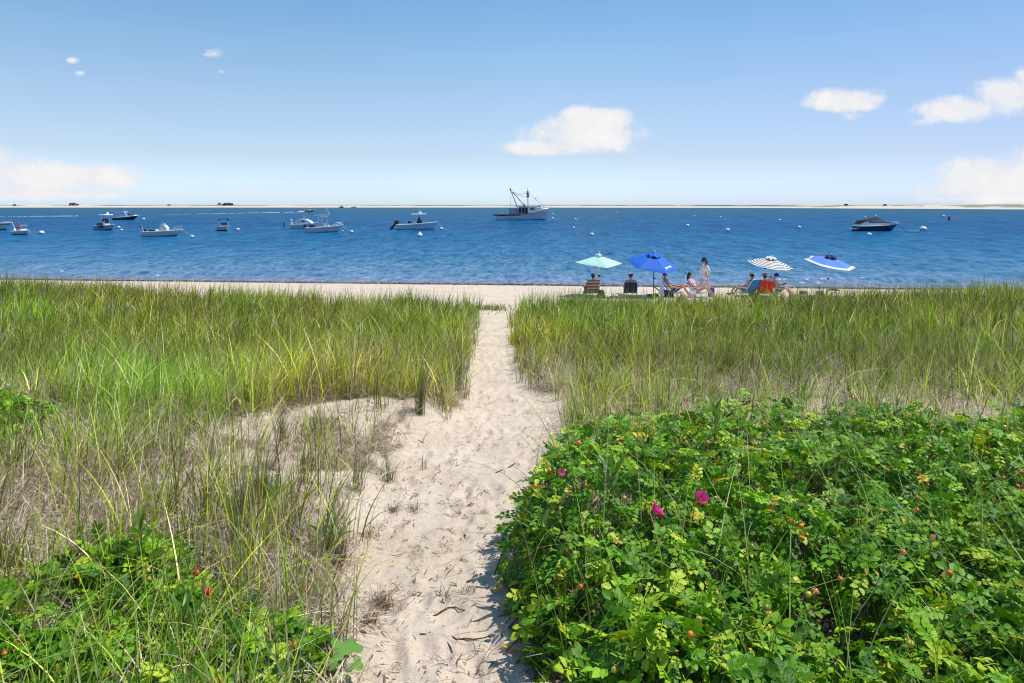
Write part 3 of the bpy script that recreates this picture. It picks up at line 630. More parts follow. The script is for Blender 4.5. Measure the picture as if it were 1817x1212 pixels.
    for (a, b, sg) in (((905, 9.9), (936, 8.6), .8), ((910, 8.8), (936, 9.3), .9), ((910, 8.6), (936, 7.4), .25), ((938, 8.6), (972, 3.3), .1)):
        pts = [(lx(a[0] + (b[0] - a[0]) * t), 0, a[1] + (b[1] - a[1]) * t - sg * 4 * t * (1 - t)) for t in np.linspace(0, 1, 9)]; MB().tube(pts, .035, 5).build('rigging_wire', DGREY, r)
    MB().box((lx(930), 0, 4.75), (.5, .8, .8), taper=(.5, .7)).build('exhaust_stack', DGREY, r); MB().prism([(lx(947), 4.35), (lx(955), 4.35), (lx(957), 4.6), (lx(951), 4.8)], -.5, .5).build('life_raft', WHITE, r)
    MB().box((lx(957), -.6, 4.2), (.9, .5, .3)).build('anchor', BLACK, r); MB().ell((lx(958.5), -.7, 3.6), (.28, .28, .36)).build('fender', mat('pink_red', (.75, .15, .15), .5), r)
    rr = MB(); 
    for sy in (-1, 1):
        rr.tube([(lx(952), sy * 1.9, 3.3), (lx(965), sy * 1.3, 3.5), (lx(974), sy * .2, 3.7)], .035, 5)
        for q, y in ((955, 1.75), (960, 1.5), (966, 1.15)): rr.tube([(lx(q), sy * y, 2.4), (lx(q), sy * y, 3.42)], .03, 5)
    rr.build('bow_rail', ALU, r); MB().tube([(lx(975), 0, 2.9), (lx(981), 0, 2.5)], .1).build('bowsprit', ALU, r); MB().ell((lx(981), 0, .35), (.35, .35, .35)).build('bow_fender', BUOYW, r)
    # passing speedboat and its wake
    r = boat_root('speedboat', 548, 376.2, 2, 'far small speedboat running right with orange hull and people aboard, leading a long white wake', group='boats under way')
    L = 8.5; build_hull(r, L, 2.6, .8, 1.5, side=mat('orange_hull', (.6, .2, .1), .4), rake=.25)
    console(r, .5, .5, 1.5, 1.6, 1.2, CREAM); ttop(r, .3, .8, 2.8, 2, 1.6, WHITE); outboard(r, -4.2, .9, 0, 0, 1.3); MB().ell((-4.0, 0, .3), (3, 1.6, .5)).build('spray', FOAM, r)
    r = boat_root('motorboat', 628, 368.6, 3, 'tiny white motorboat lying close to the far sandy shore'); build_hull(r, 9, 2.8, 1, 1.6); console(r, 0, .3, 1.6, 2, 2.5)
    r = boat_root('motorboat', 606, 368.4, 3, 'tiny dark motorboat lying close to the far sandy shore'); build_hull(r, 8, 2.6, 1, 1.5, side=NAVY); console(r, 0, .3, 1.6, 2.2, 2.5, NAVYC)
    # wakes as thin foam strips
    def wake(px0, y0, px1, y1, w0, w1, label, rag=.3):
        n = 90; vs = []; fs = []
        for i in range(n + 1):
            t = i / n; py = y0 + (y1 - y0) * t; px = px0 + (px1 - px0) * t; d = CAMZ * F / (py - HZ); w = (w0 + (w1 - w0) * t) * (.5 + 1.0 * float(fbm(t * 25, 0, 140)))
            x = X_at(px, d); vs += [(x, d - w, .05), (x, d, .16 * (1 - .7 * t)), (x, d + w, .05)]
        for i in range(n):
            if random.random() < rag * (i / n): continue
            q = i * 3; fs += [(q, q + 3, q + 4, q + 1), (q + 1, q + 4, q + 5, q + 2)]
        m = MB(); m.add(vs, fs); tag(m.build('boat_wake', FOAM), label, 'wake', 'wakes on the water')
    wake(538, 376.4, 245, 381.8, 4.2, .9, 'long bright wake streak trailing behind the running speedboat', .5)
    wake(140, 383.6, -60, 384.8, .8, .8, 'faint pale wake streak on the water at far left', .6)
build_boats()

def build_buoys():
    G = 'mooring buoys'
    L = [(74, 415, .42, 'large white mooring ball right of the skiff with the person in red'), (211, 404.5, .30, 'white mooring ball touching the bow of the white t-top boat'),
         (216, 409, .24, 'smaller white float just below the bow of the white t-top boat'), (255, 389.5, .42, 'white mooring ball right of the distant navy cruiser'),
         (341, 421, .26, 'white mooring ball off the bow of the boat with the striped flag'), (422, 408.5, .32, 'white mooring ball right of the boat with the dark blue sun top'),
         (517, 392, .36, 'white mooring ball left of the small white cabin boat'), (608, 410.5, .16, 'slim white pickup float at the bow of the boat with the outrigger pole'),
         (624, 412.5, .30, 'white mooring ball off the bow of the boat with the outrigger pole'), (783, 407, .30, 'white mooring ball off the bow of the large centre console boat'),
         (745, 419.5, .40, 'peaked white mooring buoy directly below the large centre console boat'), (981, 380, .4, 'small white ball just right of the trawler bow'),
         (1021, 390, .38, 'white mooring ball to the right of the fishing trawler, the farther one'), (1018, 405, .26, 'small white float below and right of the fishing trawler'),
         (1050, 417.5, .32, 'white mooring ball nearest the mint umbrella, out on the water'), (1220, 401.5, .40, 'brownish white mooring ball above the walking woman in the white tunic'),
         (1232, 383.5, .36, 'tiny far white float, left of a matching pair high on the water'), (1278, 385.5, .38, 'tiny far white float, right of a matching pair high on the water'),
         (1291, 410, .40, 'large white mooring ball on open water left of the striped umbrella'), (1383, 391.5, .40, 'far reddish white mooring ball above the striped umbrella'),
         (1418, 404.5, .34, 'white mooring ball on open water above the striped umbrella'), (1542, 418, .36, 'white mooring ball in front of the dark blue cruiser'),
         (1638, 409, .62, 'biggest white mooring ball at the end of the yellow line right of the cruiser'), (1535, 386.5, .36, 'tiny white float far behind the dark blue cruiser'),
         (1674, 384.5, .5, 'far white mooring ball beside the dark red buoy'), (1093, 378, .3, 'pinhead white float far out right of the trawler')]
    for px, wy, s, lab in L:
        d = CAMZ * F / (wy - HZ); s *= 1.0
        r = empty('mooring_buoy', (X_at(px, d), d, 0), random.random(), lab, 'buoy', G)
        MB().ell((0, 0, s * .45), (s, s, s * .85), 14, 10).build('float_ball', BUOYW, r); b = MB(); b.tube([(0, 0, s * .2), (0, 0, s * .34)], s * 1.01, 14)
        b.build('band', mat('buoy_band', (.08, .12, .3), .5), r); MB().tube([(0, 0, s * 1.25), (0, 0, s * 1.5)], s * .12).build('mooring_eye', DGREY, r)
        if 'peaked' in lab: MB().tube([(0, 0, s * 1.0), (0, 0, s * 1.9)], [s * .7, s * .1], 10).build('cone_top', BUOYW, r)
    d = CAMZ * F / (390.5 - HZ); r = empty('channel_buoy', (X_at(1684, d), d, 0), 0, 'dark red channel buoy far out near the right edge', 'buoy', 'channel markers')
    MB().tube([(0, 0, -.2), (0, 0, .7), (0, 0, 1.1)], [.42, .42, .2], 12).build('float_body', BUOYR, r); MB().ell((0, 0, 1.2), .2).build('top_light', BUOYR, r)
    d = CAMZ * F / (402 - HZ); r = empty('channel_buoy', (X_at(504.5, d), d, 0), 0, 'green can buoy left of the small white cabin boat', 'buoy', 'channel markers')
    MB().tube([(0, 0, -.2), (0, 0, .95)], [.28, .25], 12).build('float_body', GREEN_P, r); MB().tube([(0, 0, .95), (0, 0, 1.15)], .08).build('top_ring', GREEN_P, r)
    d = CAMZ * F / (410 - HZ); r = empty('floating_line', (X_at(1618, d), d, 0), 0, 'yellow green floating line between the dark cruiser and the biggest mooring ball', 'line')
    MB().tube([(-1.0 + .1 * i, .06 * math.sin(i * 1.3), .03) for i in range(21)], .06, 6).build('rope', YEL, r); MB().ell((1.05, 0, .05), (.16, .12, .12)).build('end_float', YEL, r)
build_buoys()

# ================================================================= PEOPLE
SKIN = mat('sunned_skin', (.55, .27, .17), .55, var=.06); SKIN2 = mat('pink_skin', (.66, .36, .27), .55, var=.06); HAIR = mat('dark_hair', (.02, .013, .01), .7)
GHAIR = mat('grey_hair', (.25, .24, .24), .8)
def skin_mesh(name, V, E, rad, m, parent, root=0, sub=1):
    me = bpy.data.meshes.new(name); me.from_pydata([tuple(v) for v in V], E, []); me.materials.append(m); o = link(name, me, parent)
    md = o.modifiers.new('skin', 'SKIN'); md.use_smooth_shade = True; md.branch_smoothing = .5
    for i, r in enumerate(rad):
        q = me.skin_vertices[0].data[i]; r = r if hasattr(r, '__len__') else (r, r); q.radius = r; q.use_root = (i == root)
    s = o.modifiers.new('sub', 'SUBSURF'); s.levels = sub; s.render_levels = sub
    return o
def person(loc, rz, label, J, skin=SKIN, shirt=None, shorts=None, hair=HAIR, hat=None, hatstyle='cap', band=None, female=False, group='people on the beach', longsleeve=False, tunic=False, longhair=False, shoes=None, look=0):
    """J: joints (forward, side, up): pelvis chest neck head, and for L/R: sh el wr kn an hp toe"""
    r = empty('person', loc, rz, label, 'person', group); V = []; E = []; RD = []
    def a(p, rd, par=None):
        V.append(Vector(p)); RD.append(rd)
        if par is not None: E.append((par, len(V) - 1))
        return len(V) - 1
    k = .9 if female else 1.
    pe, ch, ne, he = [Vector(J[q]) for q in ('pelvis', 'chest', 'neck', 'head')]
    i0 = a(pe, (.15 * (1.05 if female else 1), .11)); i1 = a(pe.lerp(ch, .5), (.13 * k, .095)); i2 = a(ch, (.16 * k, .11)); i3 = a(ne, .055, None); E += [(i0, i1), (i1, i2), (i2, i3)]
    up = (he - ne).normalized(); fw = Vector((math.cos(look), math.sin(look), 0)); fw = (fw - up * fw.dot(up)).normalized(); sd = up.cross(fw)
    i4 = a(he - up * .05 + fw * .01, (.066, .075), i3); i5 = a(he + up * .02, (.078, .092), i4); i6 = a(he + up * .085, (.06, .07), i5)
    a(he + fw * .105 - up * .01, .012, i5)                       # nose
    for sg in (1, -1): a(he + sd * .085 * sg - up * .01, .014, i5)  # ears
    for s in ('L', 'R'):
        sg = 1 if s == 'L' else -1; sh, el, wr = [Vector(J[q + s]) for q in ('sh', 'el', 'wr')]; hp, kn, an, to = [Vector(J[q + s]) for q in ('hp', 'kn', 'an', 'toe')]
        q = a(sh, .06 * k, i2); q = a(sh.lerp(el, .5), .046 * k, q); q = a(el, .040 * k, q); q = a(el.lerp(wr, .4), .038 * k, q); q = a(wr, .026, q)
        hd = (wr - el).normalized(); palm = a(wr + hd * .07, (.036, .018), q); sv = hd.cross(Vector((0, 0, 1))); sv = sv.normalized() if sv.length > .1 else Vector((0, 1, 0)); dn = hd.cross(sv)
        for f, (o_, ln) in enumerate(((-.028, .07), (-.009, .08), (.01, .075), (.028, .058))):
            p1 = wr + hd * (.10 + ln * .5) + sv * o_; j = a(p1, .009, palm); a(p1 + hd * ln * .4 + dn * .02, .008, j)
        a(wr + hd * .07 - sv * .06, .010, palm)
        q = a(hp, .095, i0); q = a(hp.lerp(kn, .5), .08, q); q = a(kn, .055, q); q = a(kn.lerp(an, .35), .056, q); q = a(an, .036, q); a(to, (.04, .025), q)
    skin_mesh('body', V, E, RD, skin, r)
    for sg in (1, -1): MB().ell(he + fw * .088 + sd * .032 * sg + up * .01, (.011, .011, .009), 6, 4).build('eye', BLACK, r)
    M = MB(); M.ell(he + fw * .09 - up * .05, (.012, .022, .006), 6, 4, rot=(0, 0, look)); M.build('mouth', mat('lips', (.4, .1, .09), .5), r)
    rot = (up.to_track_quat('Z', 'Y').to_euler())
    hh = MB(); hh.ell(he - fw * .022 + up * .03, (.098, .098, .11), 12, 8, rot=rot)
    if longhair: hh.ell(he - fw * .07 - up * .10, (.06, .075, .15), 10, 8, rot=rot)
    hh.build('hair', hair, r)
    if hat:
        h = MB()
        if hatstyle == 'cap': h.ell(he + up * .055, (.112, .105, .095), 14, 6, rot=rot, zmin=0.); h.ell(he + up * .06 + fw * .13, (.08, .07, .012), 10, 4, rot=rot)
        elif hatstyle == 'bucket':
            h.tube([he + up * .04, he + up * .10, he + up * .20, he + up * .22], [.135, .128, .115, .06], 14); h.tube([he + up * .02, he + up * .06], [.20, .13], 16)
        elif hatstyle == 'sun': h.tube([he + up * .04, he + up * .14, he + up * .16], [.11, .1, .06], 14); h.tube([he + up * .03, he + up * .045], [.2, .18], 18)
        ho = h.build('hat', hat, r)
        if band: MB().tube([he + up * .055, he + up * .085], [.122, .115], 14).build('hat_band', band, ho)
    if shirt:
        s = MB(); sk = pe.lerp(ch, -.15) if tunic else pe.lerp(ch, .15)
        V2 = [sk, pe.lerp(ch, .5), ch, ne.lerp(ch, .35)]; R2 = [(.175 * k, .13), (.15 * k, .12), (.178 * k, .13), (.085, .075)]; E2 = [(0, 1), (1, 2), (2, 3)]
        for q in ('L', 'R'):
            sh, el, wr = [Vector(J[w + q]) for w in ('sh', 'el', 'wr')]; b = len(V2); V2 += [sh, sh.lerp(el, .75)]; R2 += [.075, .066]; E2 += [(2, b), (b, b + 1)]
            if longsleeve: V2 += [el, el.lerp(wr, .7)]; R2 += [.060, .058]; E2 += [(b + 1, b + 2), (b + 2, b + 3)]
        skin_mesh('shirt', V2, E2, R2, shirt, r, root=1)
    if shorts:
        V2 = [pe.lerp(ch, .12), pe]; R2 = [(.16, .12), (.17, .13)]; E2 = [(0, 1)]
        for q in ('L', 'R'): b = len(V2); hp, kn = Vector(J['hp' + q]), Vector(J['kn' + q]); V2 += [hp, hp.lerp(kn, .62)]; R2 += [.112, .10]; E2 += [(1, b), (b, b + 1)]
        skin_mesh('shorts', V2, E2, R2, shorts, r, root=1)
    if shoes:
        for q in ('L', 'R'): MB().ell(Vector(J['an' + q]).lerp(Vector(J['toe' + q]), .55), (.13, .05, .05), 10, 6).build('shoe', shoes, r)
    return r
def sit(rec=.32, armfwd=.25, cross=False, kneeup=.0, headfwd=0., reading=False):
    J = dict(pelvis=(-.12, 0, .33), chest=(-.12 - rec * .75, 0, .70), neck=(-.12 - rec, 0, .87), head=(-.10 - rec + headfwd, 0, 1.02))
    for s, g in (('L', 1), ('R', -1)):
        J['sh' + s] = (-.13 - rec * .9, .19 * g, .80)
        if reading: J['el' + s] = (.02 - rec * .4, .26 * g, .56); J['wr' + s] = (.28 - rec * .3, .08 * g, .66)
        else: J['el' + s] = (-.08 - rec * .4, .29 * g, .54); J['wr' + s] = (.14 - rec * .2, .30 * g, .50)
        J['hp' + s] = (-.08, .11 * g, .32); J['kn' + s] = (.34, .15 * g, .50 + kneeup); J['an' + s] = (.62, .14 * g, .09); J['toe' + s] = (.78, .16 * g, .05)
    if cross: J['knR'] = (.33, -.10, .62); J['anR'] = (.62, .12, .52); J['toeR'] = (.72, .12, .60)
    return J
WALK = dict(pelvis=(0, 0, .92), chest=(.02, 0, 1.28), neck=(.03, 0, 1.44), head=(.06, 0, 1.57), shL=(.0, .17, 1.37), elL=(-.10, .24, 1.10), wrL=(-.02, .27, .86),
            shR=(.03, -.17, 1.37), elR=(.12, -.24, 1.12), wrR=(.33, -.25, .92), hpL=(0, .09, .88), knL=(-.06, .1, .47), anL=(-.34, .1, .12), toeL=(-.22, .1, .04),
            hpR=(.01, -.09, .88), knR=(.20, -.1, .5), anR=(.22, -.1, .08), toeR=(.38, -.1, .04))
STAND = dict(pelvis=(0, 0, .92), chest=(.10, 0, 1.24), neck=(.17, 0, 1.38), head=(.24, 0, 1.50), shL=(.12, .18, 1.32), elL=(.2, .25, 1.05), wrL=(.42, .2, .92),
            shR=(.12, -.18, 1.32), elR=(.2, -.25, 1.05), wrR=(.42, -.2, .92), hpL=(0, .09, .88), knL=(.03, .12, .47), anL=(0, .14, .08), toeL=(.15, .14, .04),
            hpR=(0, -.09, .88), knR=(.03, -.12, .5), anR=(0, -.14, .08), toeR=(.15, -.14, .04))
def gz(x, y): return float(ground(np.array([x]), np.array([y]))[0])
def spot(px, d): x = X_at(px, d); return (x, d, gz(x, d))

def beach_chair(px, d, rz, label, cloth, frame=ALU, rec=.34, h=.86, arms=True, stripe=None, slat=False, seat_h=.24):
    r = empty('beach_chair', spot(px, d), rz, label, 'beach chair', 'beach chairs set up on the sand'); w = .29
    bx, bz = -.26, seat_h; tx, tz = -.26 - rec, h
    for sg in (1, -1):
        f = MB(); f.tube([(bx + .05, sg * w, bz - .03), (tx, sg * w, tz)], .014, 6); f.build('back_rail', frame, r)
        l = MB(); l.tube([(.3, sg * w, .02), (.26, sg * w, seat_h), (-.3, sg * w, seat_h - .04)], .014, 6); l.build('leg', frame, r)
        l = MB(); l.tube([(-.42, sg * w, .01), (.12, sg * w, seat_h + .22)], .014, 6); l.build('leg', frame, r)
        if arms: MB().box((-.12, sg * (w + .03), seat_h + .24), (.5, .055, .025)).build('armrest', frame, r)
    t = MB(); t.tube([(tx, -w, tz), (tx - .01, 0, tz + .03), (tx, w, tz)], .014, 6); t.build('top_bar', frame, r)
    t = MB(); t.tube([(-.42, -w, .015), (-.42, w, .015)], .012, 6); t.build('foot_bar', frame, r)
    n = 7; s = MB(); b = MB()
    if slat:
        for i in range(9):
            q = i / 9; c0 = Vector((bx + (tx - bx) * q, 0, bz + (tz - bz) * q)); c1 = Vector((bx + (tx - bx) * (q + .085), 0, bz + (tz - bz) * (q + .085)))
            m = MB(); m.add([(c0.x, -w, c0.z), (c0.x, w, c0.z), (c1.x, w, c1.z), (c1.x, -w, c1.z), (c0.x - .015, -w, c0.z), (c0.x - .015, w, c0.z), (c1.x - .015, w, c1.z), (c1.x - .015, -w, c1.z)], [(0, 1, 2, 3), (7, 6, 5, 4), (0, 4, 5, 1), (2, 6, 7, 3), (1, 5, 6, 2), (0, 3, 7, 4)]); m.build('slat', cloth, r)
    else:
        mats = [cloth, stripe or cloth]
        for mb, P0, P1 in ((b, (bx, bz), (tx, tz)),):
            N_ = 12
            for i in range(N_):
                q0, q1 = i / N_, (i + 1) / N_; sag = lambda q: -.05 * math.sin(math.pi * q)
                p = lambda q, y, o=0: (P0[0] + (P1[0] - P0[0]) * q + sag(q) - o, y, P0[1] + (P1[1] - P0[1]) * q)
                mb.add([p(q0, -w), p(q0, w), p(q1, w), p(q1, -w), p(q0, -w, .012), p(q0, w, .012), p(q1, w, .012), p(q1, -w, .012)], [(0, 1, 2, 3), (7, 6, 5, 4), (0, 3, 7, 4), (1, 5, 6, 2)], 1 if stripe and i % 3 == 1 else 0)
        b.build('backrest', mats, r)
    for i in range(6):
        x0 = -.26 + .09 * i; z = seat_h - .05 * math.sin(math.pi * i / 6); z1 = seat_h - .05 * math.sin(math.pi * (i + 1) / 6)
        s.add([(x0, -w, z), (x0 + .09, -w, z1), (x0 + .09, w, z1), (x0, w, z), (x0, -w, z - .012), (x0 + .09, -w, z1 - .012), (x0 + .09, w, z1 - .012), (x0, w, z - .012)], [(0, 1, 2, 3), (7, 6, 5, 4), (0, 4, 5, 1), (3, 2, 6, 7)])
    s.build('seat', cloth, r)
    return r

BROWN_S = mat('brown_stripe_cloth', (.10, .055, .05), .9); TANL = mat('tan_line_cloth', (.45, .33, .3), .9); TURQ = mat('bright_blue_cloth', (.01, .17, .52), .8)
BLUEC = mat('light_blue_cloth', (.25, .42, .72), .85); WHC = mat('white_cloth', (.78, .76, .76), .9, bump=.3); NAVYCL = mat('navy_cloth', (.015, .02, .06), .9)
PINKW = mat('pink_white_cloth', (.82, .55, .60), .9, scale=30, var=.3); REDC = mat('red_cloth', (.55, .012, .01), .85); BLUECAP = mat('blue_cap_cloth', (.01, .05, .42), .85); GREYCAP = mat('grey_cap_cloth', (.12, .12, .13), .9)
BLUESH = mat('denim_blue_cloth', (.06, .14, .40), .9); TEALH = mat('dark_teal_cloth', (.01, .04, .06), .9)
def sit_on(px, d, rz, label, J, **kw):
    x, y, z = spot(px, d); return person((x, y, z), rz, label, J, **kw)
def build_people():
    D = 32.0
    beach_chair(1048, D, R(97), 'brown low beach chair with thin pale lines across its back, under the mint umbrella', BROWN_S, DGREY, stripe=TANL, h=.84)
    sit_on(1048, D, R(97), 'person with dark hair sitting in the brown chair, seen from behind', sit(.36), shorts=NAVYCL, shirt=TEAK)
    beach_chair(1118, D, R(84), 'black and navy low beach chair left of the blue umbrella pole, seen from behind', NAVYCL, ALU, h=.74, rec=.30)
    sit_on(1118, D, R(84), 'person in a white and blue cap slouched in the navy chair, seen from behind', sit(.30), hat=WHC, band=BLUECAP, shirt=BLUECAP, shorts=NAVYCL)
    beach_chair(1199, D - .2, R(-18), 'light blue beach chair holding the man in dark shorts', BLUEC, WHITE, rec=.36, h=.92)
    sit_on(1199, D - .2, R(-18), 'shirtless man in dark shorts reclining with one leg crossed, facing right', sit(.38, cross=True), skin=SKIN, shorts=NAVYCL, look=-.3)
    beach_chair(1241, D - .1, R(-30), 'pale blue beach chair holding the woman in the pink and white top', BLUEC, WHITE, rec=.32, h=.92)
    sit_on(1241, D - .1, R(-30), 'woman in a pink and white top lounging beside the man in dark shorts', sit(.34), female=True, shirt=PINKW, longhair=True)
    x, y, z = spot(1252, 34.6)
    person((x, y, z), R(186), 'woman in a white tunic and dark bucket hat walking left along the water', WALK, female=True, skin=SKIN2, shirt=WHC, tunic=True, longsleeve=True, hat=TEALH, hatstyle='bucket', band=WHC, longhair=True, shorts=WHC)
    beach_chair(1323, D, R(118), 'bright blue sling beach chair seen from behind, left of the red chair', TURQ, WHITE, rec=.42, h=.88)
    sit_on(1319, D + .15, R(125), 'person in a grey cap with legs stretched left from the bright blue chair', sit(.36), hat=GREYCAP, shirt=mat('beige_cloth', (.5, .42, .38), .9), shorts=BLUESH, shoes=BLACK)
    beach_chair(1357, D, R(80), 'red beach chair seen from behind under the striped umbrella', REDC, RED, rec=.3, h=.80)
    sit_on(1354, D, R(80), 'person in a wide grey sun hat and grey shirt sitting in the red chair', sit(.32), hat=GREYCAP, hatstyle='sun', shirt=GREYCAP, shorts=BLACK)
    beach_chair(1381, D, R(-28), 'tall white slatted beach chair holding the man who reads', WHC, WHITE, rec=.28, h=1.12, slat=True)
    sit_on(1382, D, R(-32), 'shirtless man in a blue cap bent over an open book in the white chair', sit(.10, reading=True, headfwd=.08), skin=SKIN2, hat=BLUECAP, shorts=BLUESH, look=-.2)
    # the book he holds
    x, y, z = spot(1393, D - .25); r = empty('book', (x, y, z + .66), R(-32), 'dark open book held by the man in the blue cap', 'book')
    for sg in (1, -1): MB().box((0, sg * .075, 0), (.21, .15, .012), rot=(sg * .35, -.5, 0)).build('cover', BLACK, r); MB().box((0.0, sg * .072, .012), (.19, .14, .012), rot=(sg * .35, -.5, 0)).build('pages', mat('paper', (.7, .6, .35), .9), r)
    # person on the skiff
    d = CAMZ * F / (416 - HZ); x = X_at(31.5, d); r = person((x, d + .05, .32), R(-20), 'person in a red top and dark trousers standing in the small white skiff', STAND, shirt=RED, longsleeve=True, shorts=NAVYCL, hat=RED, group='people on boats')
build_people()

# ================================================================= UMBRELLAS
def umbrella(px, d, label, n, Rr, zr, za, tilt, az0, mats_rows, pole_m, pole_r, pole_lean=0., vent=None, vent_m=None, knob=None, base_px=None, droop=.05):
    """mats_rows: list of (outer fraction, material); tilt: (about x, about y)"""
    x, y, z = spot(px, d); r = empty('beach_umbrella', (x, y, z), 0, label, 'umbrella', 'umbrellas planted on the beach')
    mats = []; 
    for _, m in mats_rows:
        if m not in mats: mats.append(m)
    M = Euler((tilt[0], tilt[1], 0)).to_matrix(); apex = Vector((pole_lean, 0, za))
    def T(p): return M @ Vector(p) + apex
    H = za - zr
    r0 = .17 if vent else .0
    def prof(q): return -H * (q ** 1.12)
    for k in range(n):
        a0, a1 = az0 + 2 * math.pi * k / n, az0 + 2 * math.pi * (k + 1) / n; mb = MB(); q0 = r0
        for q1, m in mats_rows:
            if q1 <= q0: continue
            steps = max(1, int((q1 - q0) / .12))
            for j in range(steps):
                qa = q0 + (q1 - q0) * j / steps; qb = q0 + (q1 - q0) * (j + 1) / steps; W = 4
                def P(q, w, off=0):
                    e0 = Vector((math.cos(a0), math.sin(a0), 0)) * Rr * q; e1 = Vector((math.cos(a1), math.sin(a1), 0)) * Rr * q
                    p = e0.lerp(e1, w); p.z = prof(q) - droop * q * math.sin(math.pi * w) * .6 - off; p *= 1; 
                    inn = 1 - .05 * math.sin(math.pi * w) * (q > .95); p.x *= inn; p.y *= inn; return T(p)
                for w in range(W):
                    w0, w1 = w / W, (w + 1) / W
                    mb.add([P(qa, w0), P(qb, w0), P(qb, w1), P(qa, w1)], [(0, 1, 2, 3)], mats.index(m))
                    mb.add([P(qa, w0, .008), P(qb, w0, .008), P(qb, w1, .008), P(qa, w1, .008)], [(3, 2, 1, 0)], mats.index(m))
            q0 = q1
        mb.build('canopy_panel', mats, r)
        rib = MB(); rib.tube([T((0, 0, -.1 * H)), T((math.cos(a0) * Rr * .5, math.sin(a0) * Rr * .5, prof(.5) - .015)), T((math.cos(a0) * Rr * .99, math.sin(a0) * Rr * .99, prof(1) - .01))], .006, 5); rib.build('rib', pole_m, r)
    if vent:
        v = MB(); N_ = n
        vm = [vent_m]
        for k in range(N_):
            a0, a1 = az0 + 2 * math.pi * k / N_, az0 + 2 * math.pi * (k + 1) / N_; rv = vent; lift = .085
            p0 = T((0, 0, .12)); p1 = T((math.cos(a0) * Rr * rv, math.sin(a0) * Rr * rv, prof(rv) + lift * .35)); p2 = T((math.cos(a1) * Rr * rv, math.sin(a1) * Rr * rv, prof(rv) + lift * .35))
            pm = (p1 + p2) / 2 + M @ Vector((0, 0, lift)); v.add([p0, p1, pm, p2], [(0, 1, 2), (0, 2, 3)])
        vo = v.build('vent_cap', vent_m, r); f = MB(); f.tube([T((0, 0, .1)), T((0, 0, .19))], [.03, .02], 8); f.build('finial', WHITE, vo)
        if vent > .2: # dark ring set inside the vent opening
            g = MB(); g.tube([T((0, 0, prof(.2) + .02)), T((0, 0, prof(.1)))], [Rr * .21, Rr * .12], n * 2); g.build('vent_dark_ring', BLACK, r)
    bx = 0 if base_px is None else X_at(base_px, d) - x
    p = MB(); p.tube([(bx, 0, -.3), (bx + (pole_lean - bx) * .5, 0, za * .5), (pole_lean, 0, za - .05)], pole_r, 8); p.build('pole', pole_m, r)
    if knob: k_ = MB(); k_.tube([(pole_lean * .45 + bx * .55, 0, za * knob - .04), (pole_lean * .45 + bx * .55, 0, za * knob + .04)], pole_r * 1.9, 8); k_.box((pole_lean * .45 + bx * .55 + .05, 0, za * knob), (.08, .02, .03)); k_.build('knob', BLACK, r)
    return r, T, prof
